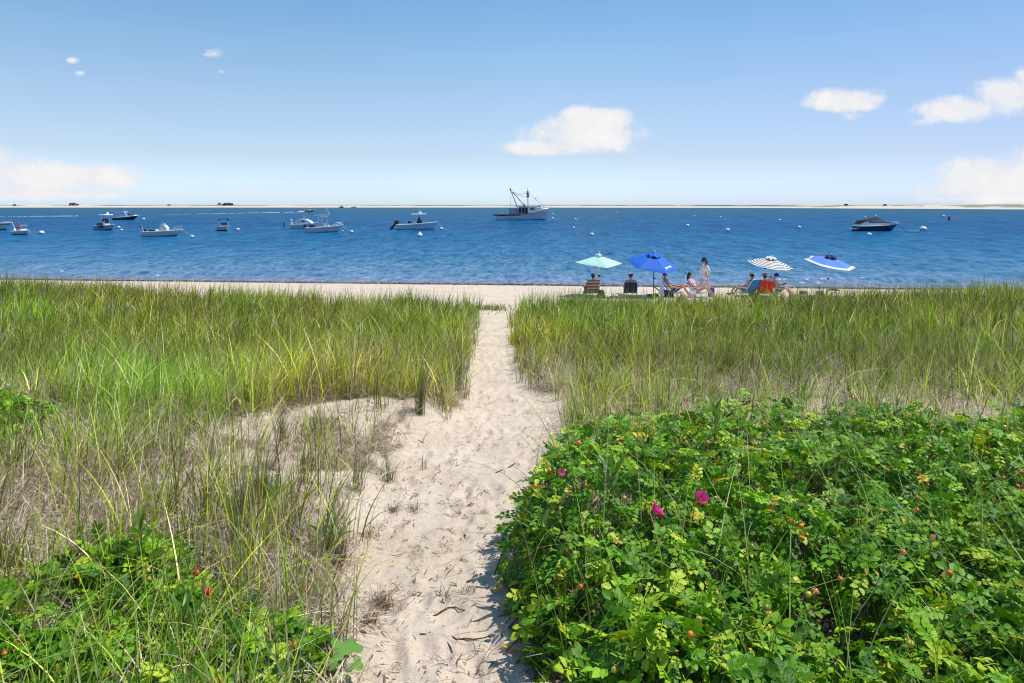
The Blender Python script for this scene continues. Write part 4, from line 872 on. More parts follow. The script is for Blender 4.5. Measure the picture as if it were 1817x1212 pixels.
def build_umbrellas():
    MINT = mat('mint_canvas', (.50, .80, .72), .85, trans=.12, var=.05); BLU = mat('royal_blue_canvas', (.010, .135, .62), .75, var=.06, trans=.08); BLU2 = mat('periwinkle_canvas', (.10, .26, .66), .8, trans=.1)
    WH = mat('white_canvas', (.80, .78, .76), .85, trans=.1, var=.04); BK = mat('black_print_canvas', (.015, .015, .025), .85); POLEW = mat('white_pole', (.72, .70, .72), .4); POLED = mat('dark_pole', (.05, .06, .08), .4, .4)
    r, T, pf = umbrella(1063, 32.6, 'pale mint green square umbrella, leftmost of the four on the beach', 4, 1.19, 1.58, 1.93, (R(6), R(3.5)), R(12), [(1., MINT)], POLEW, .035, 0, .16, MINT, .5)
    MB().tube([(-.09, -.03, .35), (-.07, -.03, 1.5)], .02, 7).build('crank_tube', POLEW, r)
    x, y, z = spot(1063, 32.6); t = empty('hanging_pouch', (x - .16, y - .05, z + 1.40), 0, 'small dark blue pouch hanging under the mint umbrella', 'pouch')
    MB().ell((0, 0, .1), (.11, .05, .13)).build('bag', NAVYC, t); MB().tube([(0, 0, .2), (.06, 0, .33)], .006, 5).build('strap', NAVYC, t)
    r, T, pf = umbrella(1159, 32.0, 'large royal blue umbrella with a white printed mark and dark pole', 6, 1.26, 1.50, 1.98, (R(15), R(7)), R(-10), [(1., BLU)], POLED, .022, .05, .27, BLU, .42)
    # white printed mark on the front right panel
    mk = MB(); a0 = R(-70); a1 = R(-10)
    for (w0, w1, q0, q1) in ((.18, .30, .72, .84), (.24, .52, .76, .80), (.34, .72, .74, .79), (.60, .70, .72, .82)):
        pts = []
        for q, w in ((q0, w0), (q1, w0), (q1, w1), (q0, w1)):
            e = Vector((math.cos(a0), math.sin(a0), 0)).lerp(Vector((math.cos(a1), math.sin(a1), 0)), w) * 1.26 * q; e.z = pf(q) - .05 * q * math.sin(math.pi * w) * .6 + .012; pts.append(T(e))
        mk.add(pts, [(0, 1, 2, 3)])
    mk.build('printed_mark', WH, r, smooth=False)
    rows = []; q = .14
    rows = [(.24, WH)]
    for k in range(6): rows += [(.24 + .125 * k + .042, BK), (.24 + .125 * (k + 1), WH)]
    rows[-1] = (1.0, WH)
    r, T, pf = umbrella(1367, 32.4, 'white umbrella with thin black stripes, third from the left', 8, 1.03, 1.50, 1.80, (R(9), R(6)), R(-20), rows, POLEW, .02, .03, .26, WH, .5)
    x, y, z = spot(1367, 32.4)
    for i, (dx, lab) in enumerate(((-.30, 'dark shoe hanging under the striped umbrella, the left one'), (-.08, 'dark shoe hanging under the striped umbrella, next to the pole'))):
        t = empty('hanging_shoe', (x + dx, y - .1, z + 1.32), R(20), lab, 'shoe'); MB().ell((0, 0, .05), (.09, .045, .07), rot=(0, .6, 0)).build('upper', BLACK, t); MB().tube([(0, 0, .1), (.02, 0, .22)], .006, 5).build('lace', BLACK, t)
    r, T, pf = umbrella(1470, 32.2, 'periwinkle blue umbrella with a wide white border, rightmost on the beach', 6, 1.18, 1.54, 1.84, (R(11), R(8)), R(-8), [(.84, BLU2), (1., WH)], POLEW, .02, .12, .25, NAVYC, .45, base_px=1464)
build_umbrellas()

# ================================================================= THINGS LYING ON THE BEACH
def bag(px, d, label, m, s=(.4, .25, .35), handle=True, rz=0, m2=None, name='beach_bag', cat='bag', group='bags on the sand'):
    r = empty(name, spot(px, d), rz, label, cat, group); b = MB(); prof = [(1.0, 0), (1.06, .25), (1.0, .6), (.85, .9), (.7, 1.0)]; n = 14; vs = []; fs = []
    for k, h in prof:
        for i in range(n):
            a = 2 * math.pi * i / n; e = .75; cx = abs(math.cos(a)) ** e * (1 if math.cos(a) > 0 else -1); cy = abs(math.sin(a)) ** e * (1 if math.sin(a) > 0 else -1)
            vs.append((s[0] / 2 * k * cx, s[1] / 2 * k * cy, s[2] * h * (1 + .06 * math.sin(3 * a)) + .01))
    for j in range(len(prof) - 1):
        for i in range(n): fs.append((j * n + i, j * n + (i + 1) % n, (j + 1) * n + (i + 1) % n, (j + 1) * n + i))
    fs += [tuple(range((len(prof) - 1) * n, len(prof) * n)), tuple(range(n))[::-1]]; b.add(vs, fs); b.build('bag_body', m, r)
    if handle: h = MB(); h.tube([(-s[0] * .25, 0, s[2] * .95), (-s[0] * .18, 0, s[2] * 1.3), (s[0] * .18, 0, s[2] * 1.3), (s[0] * .25, 0, s[2] * .95)], .012, 6); h.build('handle', m2 or m, r)
    return r
def build_clutter():
    bag(1066, 31.6, 'dark green bag with a white top at the foot of the mint umbrella', mat('dark_green_cloth', (.02, .06, .035), .9), (.36, .28, .36), m2=WHITE)
    MBr = empty('crumpled_towel', spot(1087, 31.7), 0, 'crumpled white patterned towel lying between the brown and navy chairs', 'towel', 'towels on the beach')
    b = MB(); n = 24; X, Y = np.meshgrid(np.linspace(-.55, .55, n), np.linspace(-.3, .3, 12)); Z = .04 + .22 * fbm(X * 7, Y * 7, 150) * (1 - (X / .6) ** 4)
    me = grid_mesh(X, Y, Z, 'cloth', mat('patterned_towel', (.72, .68, .74), .95, var=.35, scale=25)); link('cloth', me, MBr)
    bag(1153, 31.7, 'dark lumpy bag left of the blue umbrella pole', BLACK, (.3, .22, .13), False); bag(1164, 31.8, 'small dark bag right of the blue umbrella pole', mat('charcoal_cloth', (.04, .045, .05), .9), (.22, .2, .14), False)
    r = empty('folded_chair', spot(1173, 31.6), R(10), 'folded chair draped with a pale lilac towel beside the blue umbrella', 'beach chair')
    for sg in (-1, 1): MB().tube([(-.38, .1 * sg, .52), (.0, .1 * sg, .25), (.12, .1 * sg, .02)], .014, 6).build('frame_tube', BLACK, r)
    t = MB(); N_ = 8
    for i in range(N_ + 1):
        for j in range(5): t.v.append((-.13 + .055 * j + .02 * math.sin(i), -.13 + .03 * math.sin(i * 1.3 + j), .62 - .07 * i + .03 * math.cos(j * 1.5)))
    t.f = [(i * 5 + j, i * 5 + j + 1, i * 5 + j + 6, i * 5 + j + 5) for i in range(N_) for j in range(4)]; t.m = [0] * len(t.f); t.build('draped_towel', mat('lilac_towel', (.58, .56, .72), .95), r)
    bag(1181, 31.7, 'navy bag standing left of the reclining man, next to the lilac towel', mat('indigo_cloth', (.03, .025, .11), .9), (.26, .2, .34)); bag(1190, 31.5, 'black backpack against the chair of the reclining man', NAVYCL, (.26, .22, .32))
    bag(1202, 31.0, 'tan straw bag in front of the reclining man', mat('straw_weave', (.60, .40, .25), .9, bump=.5, scale=40), (.34, .2, .14)); bag(1213, 30.9, 'pinkish small cooler bag with a white lid in front of the reclining man', mat('peach_cloth', (.7, .42, .34), .8), (.32, .25, .26), m2=WHITE)
    bag(1228, 31.7, 'white bag with pink spots between the two loungers', mat('spotted_white_cloth', (.78, .66, .70), .9, var=.4, scale=18), (.4, .25, .25))
    bag(1250, 31.2, 'white crumpled tote on the sand in front of the lounging woman', WHC, (.3, .2, .14), False)
    r = empty('blue_towel', spot(1262, 32.2), R(20), 'dark blue towel hanging over a low bag by the lounging woman', 'towel', 'towels on the beach'); MB().box((0, 0, .2), (.2, .3, .4), taper=(.7, .8)).build('cloth', BLUECAP, r)
    bag(1343, 31.6, 'brown bag leaning against the left side of the red chair', TEAK, (.28, .25, .26)); bag(1334, 31.8, 'grey bag on the sand between the blue chair and the red chair', GREYCAP, (.3, .25, .3))
    bag(1374, 31.4, 'pale grey plastic bag under the white slatted chair', mat('grey_plastic', (.45, .5, .48), .5), (.3, .22, .18), False)
    bag(1455, 31.6, 'dark grey bag left of the base of the rightmost umbrella', GREYCAP, (.36, .28, .3)); bag(1425, 33.6, 'small dark bag lying right of the reading man', BLACK, (.4, .25, .16), False)
    r = empty('driftwood', spot(1478, 35.2), R(8), 'flat dark piece of driftwood near the waterline, right of the last umbrella', 'driftwood'); MB().tube([(-.35, 0, .1), (-.1, .05, .14), (.2, 0, .12), (.38, -.04, .08)], [.03, .06, .05, .02], 7).build('log', mat('driftwood_bark', (.07, .05, .04), .9), r); MB().tube([(0, 0, .12), (.12, .12, .25)], [.025, .01], 6).build('branch', mat('driftwood_bark', (.07, .05, .04), .9), r)
    # gull by the trawler
    d = 224; x = X_at(950, d); r = empty('gull', (x, d - 3, CAMZ + (HZ - 353) / F * d), R(30), 'grey gull flying just right of the trawler mast', 'bird')
    MB().ell((0, 0, 0), (.32, .09, .09)).build('body', GREYW, r)
    for sg in (1, -1): w = MB(); w.v = [(.1, 0, .03), (-.15, 0, .03), (-.12, .35 * sg, .35), (.12, .35 * sg, .35), (-.1, .75 * sg, .2)]; w.f = [(0, 1, 2, 3), (3, 2, 4)]; w.m = [0, 0]; w.build('wing', mat('gull_grey', (.2, .22, .25), .8), r)
    MB().ell((.36, 0, .03), (.07, .06, .06)).build('head', WHITE, r); MB().tube([(.42, 0, .03), (.49, 0, .02)], [.02, .005], 5).build('beak', ORANGE, r)
build_clutter()
# ---------------------------------------------------------------- cottages and shrubs on the far bar
def far_things():
    SH = mat('weathered_shingle', (.10, .10, .11), .9, var=.2, scale=1); RF = mat('dark_roof', (.05, .05, .06), .9)
    def cottage(px, d, w, dep, hw, hr, label, z0=2.6):
        r = empty('cottage', (X_at(px, d), d, z0), R(5), label, 'cottage', 'cottages on the far barrier beach'); MB().box((0, 0, hw / 2), (w, dep, hw)).build('wall', SH, r, smooth=False)
        ro = MB(); ro.v = [(-w / 2 - .4, -dep / 2 - .4, hw), (w / 2 + .4, -dep / 2 - .4, hw), (w / 2 + .4, dep / 2 + .4, hw), (-w / 2 - .4, dep / 2 + .4, hw), (-w / 2 + .3, 0, hw + hr), (w / 2 - .3, 0, hw + hr)]
        ro.f = [(0, 1, 5, 4), (2, 3, 4, 5), (1, 2, 5), (3, 0, 4), (3, 2, 1, 0)]; ro.m = [0] * 5; q = ro.build('roof', RF, r, smooth=False); MB().box((w * .2, .2, hw + hr), (.8, .8, 1.4)).build('chimney', SH, q)
        for k in (-1, 1): MB().box((k * w * .28, -dep / 2 - .03, hw * .55), (1.1, .06, 1.2)).build('window', GLASS, r)
        MB().box((0, -dep / 2 - .03, 1.05), (1.0, .06, 2.1)).build('door', WHITE, r)
    cottage(129, 1190, 9, 6, 3.2, 2.2, 'dark shingled cottage alone on the barrier beach at far left'); cottage(136.5, 1195, 5, 5, 2.2, 1.2, 'low dark shed joined to the right of the far left cottage')
    cottage(404, 1200, 12, 7, 3.4, 2.0, 'long dark cottage among shrubs on the far barrier beach')
    LE_ = mat('dark_shrub_leaves', (.03, .045, .025), .9)
    def shrub(px, d, w, h, label):
        r = empty('far_shrub', (X_at(px, d), d, 2.6), 0, label, 'shrub', 'shrubs on the far barrier beach'); c = MB()
        for _ in range(160):
            a = random.random() * 6.28; q = math.sqrt(random.random()); zz = random.uniform(.25, 1); p = Vector((math.cos(a) * q * w / 2 * (1.2 - zz * .6), math.sin(a) * q * w / 2 * .8, zz * h)); s = random.uniform(.3, .7)
            u = Vector((random.gauss(0, 1), random.gauss(0, 1), random.gauss(0, 1))).normalized(); v = u.orthogonal().normalized(); w_ = u.cross(v); c.add([p + v * s, p + w_ * s, p - v * s, p - w_ * s], [(0, 1, 2, 3)])
        c.build('crown', LE_, r, smooth=False); MB().tube([(0, 0, -.5), (.1, 0, h * .6)], [.3, .12]).build('trunk', SH, r)
    shrub(389, 1195, 8, 5.2, 'dark shrub left of the long far cottage'); shrub(397, 1192, 5, 3.6, 'small dark shrub between the tall shrub and the long far cottage'); shrub(412, 1198, 5, 4.4, 'dark shrub at the right end of the long far cottage')
    shrub(26, 1180, 5, 2.6, 'low dark shrub on the far bar near the left edge'); shrub(300, 1185, 6, 2.4, 'low dark shrub on the far bar between the two cottages')
    shrub(1501, 950, 6, 3.0, 'dark shrub on the far bar above the dark cruiser, left one'); shrub(1570, 890, 5, 2.6, 'dark shrub on the far bar above the dark cruiser, right one')
far_things()

# ================================================================= VEGETATION
GRASSM = mat('beach_grass_blade', (1, 1, 1), .55, attr='col', trans=.22, var=.10, scale=30, spec=.22)
DRYM = mat('dry_straw', (1, 1, 1), .7, attr='col', trans=.12, var=.12, scale=30)
LEAFM = mat('rose_leaf', (1, 1, 1), .38, attr='col', trans=.20, var=.22, scale=90, bump=.4, spec=.28)
def ribbons(B, az, h, lean, width, c0, c1, nseg, face=None, power=1.8, wave=0.):
    "B (n,3) bases; curved tapering ribbons -> V, loops, sizes, colours"
    n = len(B); s = np.linspace(0, 1, nseg + 1)[None, :]; H = h[:, None]; Ln = lean[:, None]
    hor = H * Ln * s ** power; up = H * (s - .42 * np.minimum(Ln, 1.6) * s ** (power + .6) * np.minimum(Ln, 1.6))
    if wave is not 0.: hor = hor + 0
    ca, sa = np.cos(az)[:, None], np.sin(az)[:, None]
    P = np.stack([B[:, 0:1] + ca * hor, B[:, 1:2] + sa * hor, B[:, 2:3] + up], -1)
    fa = az + math.pi / 2 + (rng.normal(0, .7, n) if face is None else face)
    W = np.stack([np.cos(fa), np.sin(fa), np.zeros(n)], -1)[:, None, :] * (width[:, None] * .5 * np.clip(1 - s[:, :] ** 1.6, 0, 1) * (.65 + .35 * np.minimum(1, s * 4)))[:, :, None]
    A = P[:, :-1] - W[:, :-1]; C = P[:, :-1] + W[:, :-1]; tip = P[:, -1:]
    V = np.concatenate([A, C, tip], 1); nv = 2 * nseg + 1; off = (np.arange(n) * nv)[:, None]
    quads = []
    for k in range(nseg - 1): quads += [k, nseg + k, nseg + k + 1, k + 1]
    quads += [nseg - 1, 2 * nseg - 1, 2 * nseg]
    L = (off + np.array(quads)[None, :]).ravel(); sz = np.tile(np.array([4] * (nseg - 1) + [3]), n)
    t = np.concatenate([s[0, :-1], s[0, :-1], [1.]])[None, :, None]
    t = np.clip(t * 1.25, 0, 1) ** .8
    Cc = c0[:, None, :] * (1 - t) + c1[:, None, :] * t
    return V.reshape(-1, 3), L, sz, np.broadcast_to(Cc, (n, nv, 3)).reshape(-1, 3)
def merge(parts):
    V = []; L = []; S = []; C = []; b = 0
    for v, l, s, c in parts: V.append(v); L.append(l + b); S.append(s); C.append(c); b += len(v)
    return np.concatenate(V), np.concatenate(L), np.concatenate(S), np.concatenate(C)
def pick(colors, n, p=None):
    c = np.array(colors)[rng.choice(len(colors), n, p=p)]; return c * rng.uniform(.75, 1.25, (n, 1))
GREENS = [(.18, .29, .018), (.255, .37, .026), (.095, .175, .012), (.37, .46, .055), (.46, .49, .14), (.70, .64, .36)]
DRY = [(.44, .35, .24), (.52, .43, .31), (.32, .24, .17), (.62, .54, .41), (.40, .31, .27), (.22, .16, .13)]
def scatter(n, d0, d1, dens, p=1.0, spread=.82, extra=1.5):
    "points with area density falling off as d^-p, kept by dens(x,y)"
    u = rng.random(n); e = 2 - p
    y = (d0 ** e + u * (d1 ** e - d0 ** e)) ** (1 / e) if abs(e) > 1e-6 else d0 * (d1 / d0) ** u
    x = rng.uniform(-1, 1, n) * (spread * y + extra); k = rng.random(n) < dens(x, y)
    return x[k], y[k]
def in_bush(x, y, m=0.): return np.maximum.reduce([poly_sd(x, y, b[0]) for b in BUSHES.values()]) > m
def build_grass():
    parts = []
    # clumps of living beach grass
    for (n, d0, d1, nb, seg, wd) in ((4900, 2.6, 9.5, 9, 6, .0088), (7400, 8.0, 14, 9, 5, .0115), (11800, 13, 28, 10, 4, .0165)):
        x, y = scatter(n, d0, d1, lambda a, b: greens(a, b) * np.where(in_bush(a, b), np.where(a < 0, .75, .10), 1), p=.55)
        m = len(x); cx = np.repeat(x, nb); cy = np.repeat(y, nb); caz = np.repeat(rng.uniform(0, 6.283, m), nb); N_ = m * nb
        hgt = np.repeat((.58 + .7 * fbm(x * .8, y * .8, 160)) * rng.uniform(.75, 1.2, m), nb) * rng.uniform(.4, 1.15, N_) * np.where(cy < 9, .80, np.where(cy < 20, .82, .78))
        bx = cx + rng.normal(0, .045, N_); by = cy + rng.normal(0, .045, N_)
        # common wind lean to the right plus splay away from clump centre
        az = np.where(rng.random(N_) < .35, rng.normal(.1, .8, N_), caz + rng.normal(0, 1.2, N_))
        lean = np.abs(rng.normal(.30, .28, N_)) + .06 + np.where(rng.random(N_) < .2, rng.uniform(.3, 1.0, N_), 0)
        B = np.stack([bx, by, ground(bx, by) - .02], -1)
        tone = np.repeat(fbm(x * .45, y * .45, 170), nb)
        dead = rng.random(N_) < np.where(cy < 9.3, .26, np.where(cy < 13, .28, .15)) * (.6 + .9 * tone)
        dead |= np.repeat(rng.random(m) < np.where(y < 10, .17, np.where(y < 15, .17, .09)) * (.4 + 1.2 * fbm(x * .6, y * .35, 177)), nb)
        gcol = pick(GREENS, N_, [.26, .22, .24, .14, .09, .05]); lush = (fbm(cx * .3, cy * .3, 175) - .45)[:, None] * 1.3
        gcol = gcol * (1 + np.clip(lush, -.25, .4)) * np.array([[1.0 , 1.0, 1.0]])
        gcol *= np.where(cy < 9.5, 1.5, 1.0)[:, None]
        gcol[:, 0] *= 1.12 + .9 * (tone - .5)
        gcol *= np.repeat(rng.uniform(.55, 1.6, m), nb)[:, None] * 1.05
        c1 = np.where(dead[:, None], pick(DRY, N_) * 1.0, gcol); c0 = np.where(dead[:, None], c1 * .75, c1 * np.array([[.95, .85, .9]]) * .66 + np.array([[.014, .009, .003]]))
        c1 = c1 * 1.08
        w = wd * rng.uniform(.6, 1.5, N_) * np.where(cy > 9, (cy / 11) ** .35, 1)
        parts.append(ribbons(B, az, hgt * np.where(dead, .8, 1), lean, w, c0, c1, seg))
    # tall thin stems standing above the seaward edge of the dune
    x, y = scatter(3800, 21, 27.5, greens, p=.5); N_ = len(x); B = np.stack([x, y, ground(x, y)], -1); c1 = pick([(.25, .30, .08), (.40, .38, .2), (.16, .22, .04)], N_)
    parts.append(ribbons(B, rng.normal(.2, 1.2, N_), rng.uniform(.7, 1.12, N_), rng.uniform(.05, .35, N_), rng.uniform(.010, .02, N_), c1 * .8, c1, 4))
    # long arching single blades inside and over the rose thickets and in the foreground
    for (n, d0, d1, spread, rx) in ((2500, 2.2, 7.2, .8, None),):
        x, y = scatter(n, d0, d1, lambda a, b: np.where(in_bush(a, b, .1), 1, .0), p=.6)
        N_ = len(x); hb = anybush(x, y); B = np.stack([x, y, ground(x, y) + .1], -1)
        c1 = pick([(.17, .29, .035), (.26, .37, .07), (.12, .22, .03), (.45, .46, .22)], N_); parts.append(ribbons(B, rng.uniform(0, 6.28, N_), hb + rng.uniform(.15, .65, N_), rng.uniform(.15, 1.15, N_), rng.uniform(.005, .012, N_), c1 * .7, c1 * 1.1, 8))
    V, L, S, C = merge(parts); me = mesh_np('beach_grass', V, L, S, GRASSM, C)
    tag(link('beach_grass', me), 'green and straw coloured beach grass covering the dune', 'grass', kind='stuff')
    # litter of dry fallen stems
    x, y = scatter(120000, 2.4, 14, lambda a, b: litter(a, b) * np.where(in_bush(a, b, .05), .35, 1), p=1.0); n = len(x); B = np.stack([x, y, ground(x, y) + rng.uniform(0, .05, n)], -1)
    c = pick([(.62, .48, .34), (.76, .63, .48), (.44, .32, .22), (.85, .74, .58), (.62, .48, .38), (.22, .15, .10)], n)
    p1 = ribbons(B, rng.uniform(0, 6.28, n), rng.uniform(.10, .40, n), rng.uniform(.7, 1.9, n), rng.uniform(.005, .010, n), c * .8, c, 3, power=1.2)
    # crisp stubs standing at edges of the patches
    x, y = scatter(12000, 3.2, 12, lambda a, b: np.clip(litter(a, b) * (1 - litter(a, b)) * 3.2, 0, 1), p=1.0); n = len(x); nb = 4; x = np.repeat(x, nb) + rng.normal(0, .025, n * nb); y = np.repeat(y, nb) + rng.normal(0, .025, n * nb); n = len(x)
    B = np.stack([x, y, ground(x, y)], -1); c = pick([(.34, .26, .2), (.22, .16, .13), (.5, .4, .3)], n); p2 = ribbons(B, rng.uniform(0, 6.28, n), rng.uniform(.06, .24, n), rng.uniform(.2, 1.3, n), rng.uniform(.003, .005, n), c, c * 1.1, 3)
    V, L, S, C = merge([p1, p2]); tag(link('dry_grass_litter', mesh_np('dry_grass_litter', V, L, S, DRYM, C)), 'grey and tan dead grass stems matted over the sand', 'dead grass', kind='stuff')
    # debris specks on open sand: short curled bits and dead leaves
    def op(a, b): return np.clip(1 - litter(a, b) * 1.0, 0, 1) * (np.abs(a + .8) < 3.2) * (.15 + 1.5 * np.clip(fbm(a * 2.2, b * 2.2, 180) - .42, 0, 1) * 3) * (~in_bush(a, b, .1))
    x, y = scatter(20000, 2.6, 12, op, p=1.0); n = len(x); B = np.stack([x, y, ground(x, y, True) + .006], -1)
    c = pick([(.20, .11, .06), (.10, .07, .05), (.34, .23, .13), (.45, .35, .22), (.05, .04, .035)], n); q1 = ribbons(B, rng.uniform(0, 6.28, n), rng.uniform(.008, .055, n), rng.uniform(1.2, 2.2, n), rng.uniform(.004, .016, n), c, c, 2, power=1.)
    x, y = scatter(1500, 2.6, 10, op, p=1.0); n = len(x); nb = 7; x = np.repeat(x, nb) + rng.normal(0, .03, n * nb); y = np.repeat(y, nb) + rng.normal(0, .02, n * nb); n = len(x); B = np.stack([x, y, ground(x, y, True) + .004], -1)
    c = pick([(.34, .18, .09), (.18, .10, .06), (.50, .35, .2)], n); q2 = ribbons(B, rng.uniform(0, 6.28, n), rng.uniform(.02, .08, n), rng.uniform(.6, 1.8, n), rng.uniform(.003, .008, n), c, c * 1.1, 3, power=1.2)
    x, y = scatter(9000, 2.6, 14, lambda a, b: np.clip(1 - litter(a, b), 0, 1) * (np.abs(a + .8) < 3.4), p=1.2); n = len(x); s_ = rng.uniform(.0025, .009, n); B = np.stack([x, y, ground(x, y, True)], -1)
    a_ = rng.uniform(0, 6.28, n); pv = []
    for k in range(5): pv.append(B + np.stack([np.cos(a_ + k * 1.257) * s_ * rng.uniform(.7, 1.3, n), np.sin(a_ + k * 1.257) * s_ * rng.uniform(.6, 1., n), np.full(n, .001)], -1))
    pv.append(B + np.stack([s_ * 0, s_ * 0, s_ * .6 + .002], -1)); PV = np.stack(pv, 1).reshape(-1, 3); fi = np.array([q for k in range(5) for q in (k, (k + 1) % 5, 5)])
    pc = np.repeat(pick([(.75, .70, .62), (.35, .3, .26), (.5, .42, .34), (.9, .88, .84), (.2, .17, .15)], n), 6, 0)
    tag(link('pebbles', mesh_np('pebbles', PV, ((np.arange(n) * 6)[:, None] + fi[None, :]).ravel(), np.full(n * 5, 3), DRYM, pc)), 'tiny pebbles and shell chips strewn over the path sand', 'pebbles', kind='stuff')
    V, L, S, C = merge([q1, q2]); tag(link('plant_debris', mesh_np('plant_debris', V, L, S, DRYM, C)), 'scattered brown dead leaves and bits of stem on the bare sand', 'plant debris', kind='stuff')
    # wrack line of dark weed at the waterline
    n = 9000; x = rng.uniform(-45, 45, n); o = rng.normal(0, .16, n) - .55 + (fbm(x * .25, x * 0, 190) - .5) * .9; k = rng.random(n) < (.35 + .9 * fbm(x * .6, x * 0, 193)); x = x[k]; y = 41.6 - .092 * x + o[k]; n = len(x)
    B = np.stack([x, y, ground(x, y) + .02], -1); c = pick([(.03, .025, .018), (.06, .045, .03), (.02, .02, .02)], n); V, L, S, C = ribbons(B, rng.uniform(0, 6.28, n), rng.uniform(.06, .16, n), rng.uniform(.8, 2, n), rng.uniform(.03, .09, n), c, c, 2, power=1.)
    tag(link('seaweed_line', mesh_np('seaweed_line', V, L, S, DRYM, C)), 'thin dark line of seaweed along the waterline', 'seaweed', kind='stuff')
build_grass()

# ---------------------------------------------------------------- rose thickets
def leaflet(L=.04, W=.026, fold=.25, droop=.15):
    ts = [0, .18, .42, .68, .88, 1.]; ws = [0, .62, 1., .86, .45, 0]
    V = [(0, 0, 0)]; 
    for t, w in zip(ts[1:-1], ws[1:-1]):
        z = -droop * L * t * t; V += [(t * L, w * W / 2, z + fold * w * W / 2), (t * L, 0, z), (t * L, -w * W / 2, z + fold * w * W / 2)]
    V.append((L, 0, -droop * L)); Fs = [(0, 1 + 1, 1), (0, 3, 2)]
    for k in range(3): a = 1 + 3 * k; b = a + 3; Fs += [(a, a + 1, b + 1, b), (a + 1, a + 2, b + 2, b + 1)]
    a = 10; Fs += [(a, a + 1, 13), (a + 1, a + 2, 13)]
    return np.array(V, float), Fs
def compound(seed, n_pairs=3, s=1.):
    r = random.Random(seed); V = []; Fs = []
    def put(pos, ang, sz, roll):
        v, f = leaflet(.040 * sz * s, .027 * sz * s, r.uniform(.12, .4), r.uniform(.05, .35)); cr, sr = math.cos(roll), math.sin(roll)
        y, z = v[:, 1] * cr - v[:, 2] * sr, v[:, 1] * sr + v[:, 2] * cr; v[:, 1] = y; v[:, 2] = z; ca, sa = math.cos(ang), math.sin(ang); x, y = v[:, 0] * ca - v[:, 1] * sa, v[:, 0] * sa + v[:, 1] * ca
        v[:, 0] = x + pos[0]; v[:, 1] = y + pos[1]; v[:, 2] += pos[2]; b = sum(len(q) for q in V); V.append(v); Fs.extend([tuple(b + i for i in q) for q in f])
    Lr = .105 * s
    for k in range(n_pairs):
        t = .3 + .52 * k / max(1, n_pairs - 1); z = -.25 * Lr * t * t
        for sg in (1, -1): put((t * Lr, sg * .003, z), sg * R(r.uniform(48, 68)), .78 + .12 * k, r.uniform(-.35, .35))
    put((Lr * .98, 0, -.25 * Lr), r.uniform(-.2, .2), 1.1, r.uniform(-.2, .2)); b = sum(len(q) for q in V)
    V.append(np.array([(0, .0018, 0), (0, -.0018, 0), (Lr * .5, -.0015, -.06 * Lr), (Lr * .5, .0015, -.06 * Lr), (Lr, -.001, -.25 * Lr), (Lr, .001, -.25 * Lr)])); Fs += [(b, b + 1, b + 2, b + 3), (b + 3, b + 2, b + 4, b + 5)]
    return np.concatenate(V), Fs
TPL = [compound(i, 3 if i % 3 else 4) for i in range(8)]
LCOL = [(.100, .26, .008), (.150, .34, .011), (.056, .155, .008), (.26, .48, .018), (.43, .56, .03), (.70, .48, .05)]
LP = [.27, .27, .2, .15, .08, .03]
def rotmats(yaw, pitch, roll):
    cy, sy, cp, sp, cr, sr = np.cos(yaw), np.sin(yaw), np.cos(pitch), np.sin(pitch), np.cos(roll), np.sin(roll)
    M = np.empty((len(yaw), 3, 3)); M[:, 0, 0] = cy * cp; M[:, 0, 1] = cy * sp * sr - sy * cr; M[:, 0, 2] = cy * sp * cr + sy * sr
    M[:, 1, 0] = sy * cp; M[:, 1, 1] = sy * sp * sr + cy * cr; M[:, 1, 2] = sy * sp * cr - cy * sr; M[:, 2, 0] = -sp; M[:, 2, 1] = cp * sr; M[:, 2, 2] = cp * cr
    return M
def leaf_batch(pos, yaw, pitch, roll, scl, col, name, mats, parent, kind='stuff', tpls=None):
    tpls = tpls or TPL; V = []; L = []; S = []; C = []; b = 0; which = rng.integers(0, len(tpls), len(pos)); M = rotmats(yaw, pitch, roll)
    for k, (tv, tf) in enumerate(tpls):
        i = np.where(which == k)[0]
        if not len(i): continue
        v = np.einsum('nij,vj->nvi', M[i], tv) * scl[i][:, None, None] + pos[i][:, None, :]; nv = len(tv); lf = np.array([q for f in tf for q in f]); sz = np.array([len(f) for f in tf])
        L.append(((np.arange(len(i)) * nv)[:, None] + lf[None, :] + b).ravel()); S.append(np.tile(sz, len(i))); V.append(v.reshape(-1, 3)); b += v.size // 3; C.append(np.repeat(col[i], nv, 0))
    me = mesh_np(name, np.concatenate(V), np.concatenate(L), np.concatenate(S), mats, np.concatenate(C), smooth=True); o = link(name, me, parent)
    if kind: o['kind'] = kind
    return o
def leaf_meshes(tpls, cols, m, name):
    out = []
    for k, (tv, tf) in enumerate(tpls):
        for c in cols:
            lf = np.array([q for f in tf for q in f]); out.append(mesh_np(name, tv, lf, np.array([len(f) for f in tf]), m, np.tile(np.array(c), (len(tv), 1)), smooth=True))
    return out
ROSE_LEAVES = leaf_meshes(TPL, LCOL[:5], LEAFM, 'leaf')
PINK = mat('rose_petal', (.75, .02, .30), .6, trans=.25, var=.1); PINK2 = mat('pale_rose_petal', (.80, .12, .45), .6, trans=.25); STAM = mat('stamen', (.75, .5, .05), .8); SEPAL = mat('sepal', (.10, .19, .03), .7)
CANE = mat('rose_cane', (.10, .06, .035), .85, bump=.4, scale=40)
HIPC = {'o': mat('orange_hip', (.75, .20, .015), .25, coat=.4), 'r': mat('red_hip', (.65, .015, .012), .22, coat=.5), 'y': mat('yellow_hip', (.55, .45, .05), .3, coat=.3), 'g': mat('green_hip', (.20, .30, .04), .3, coat=.3)}
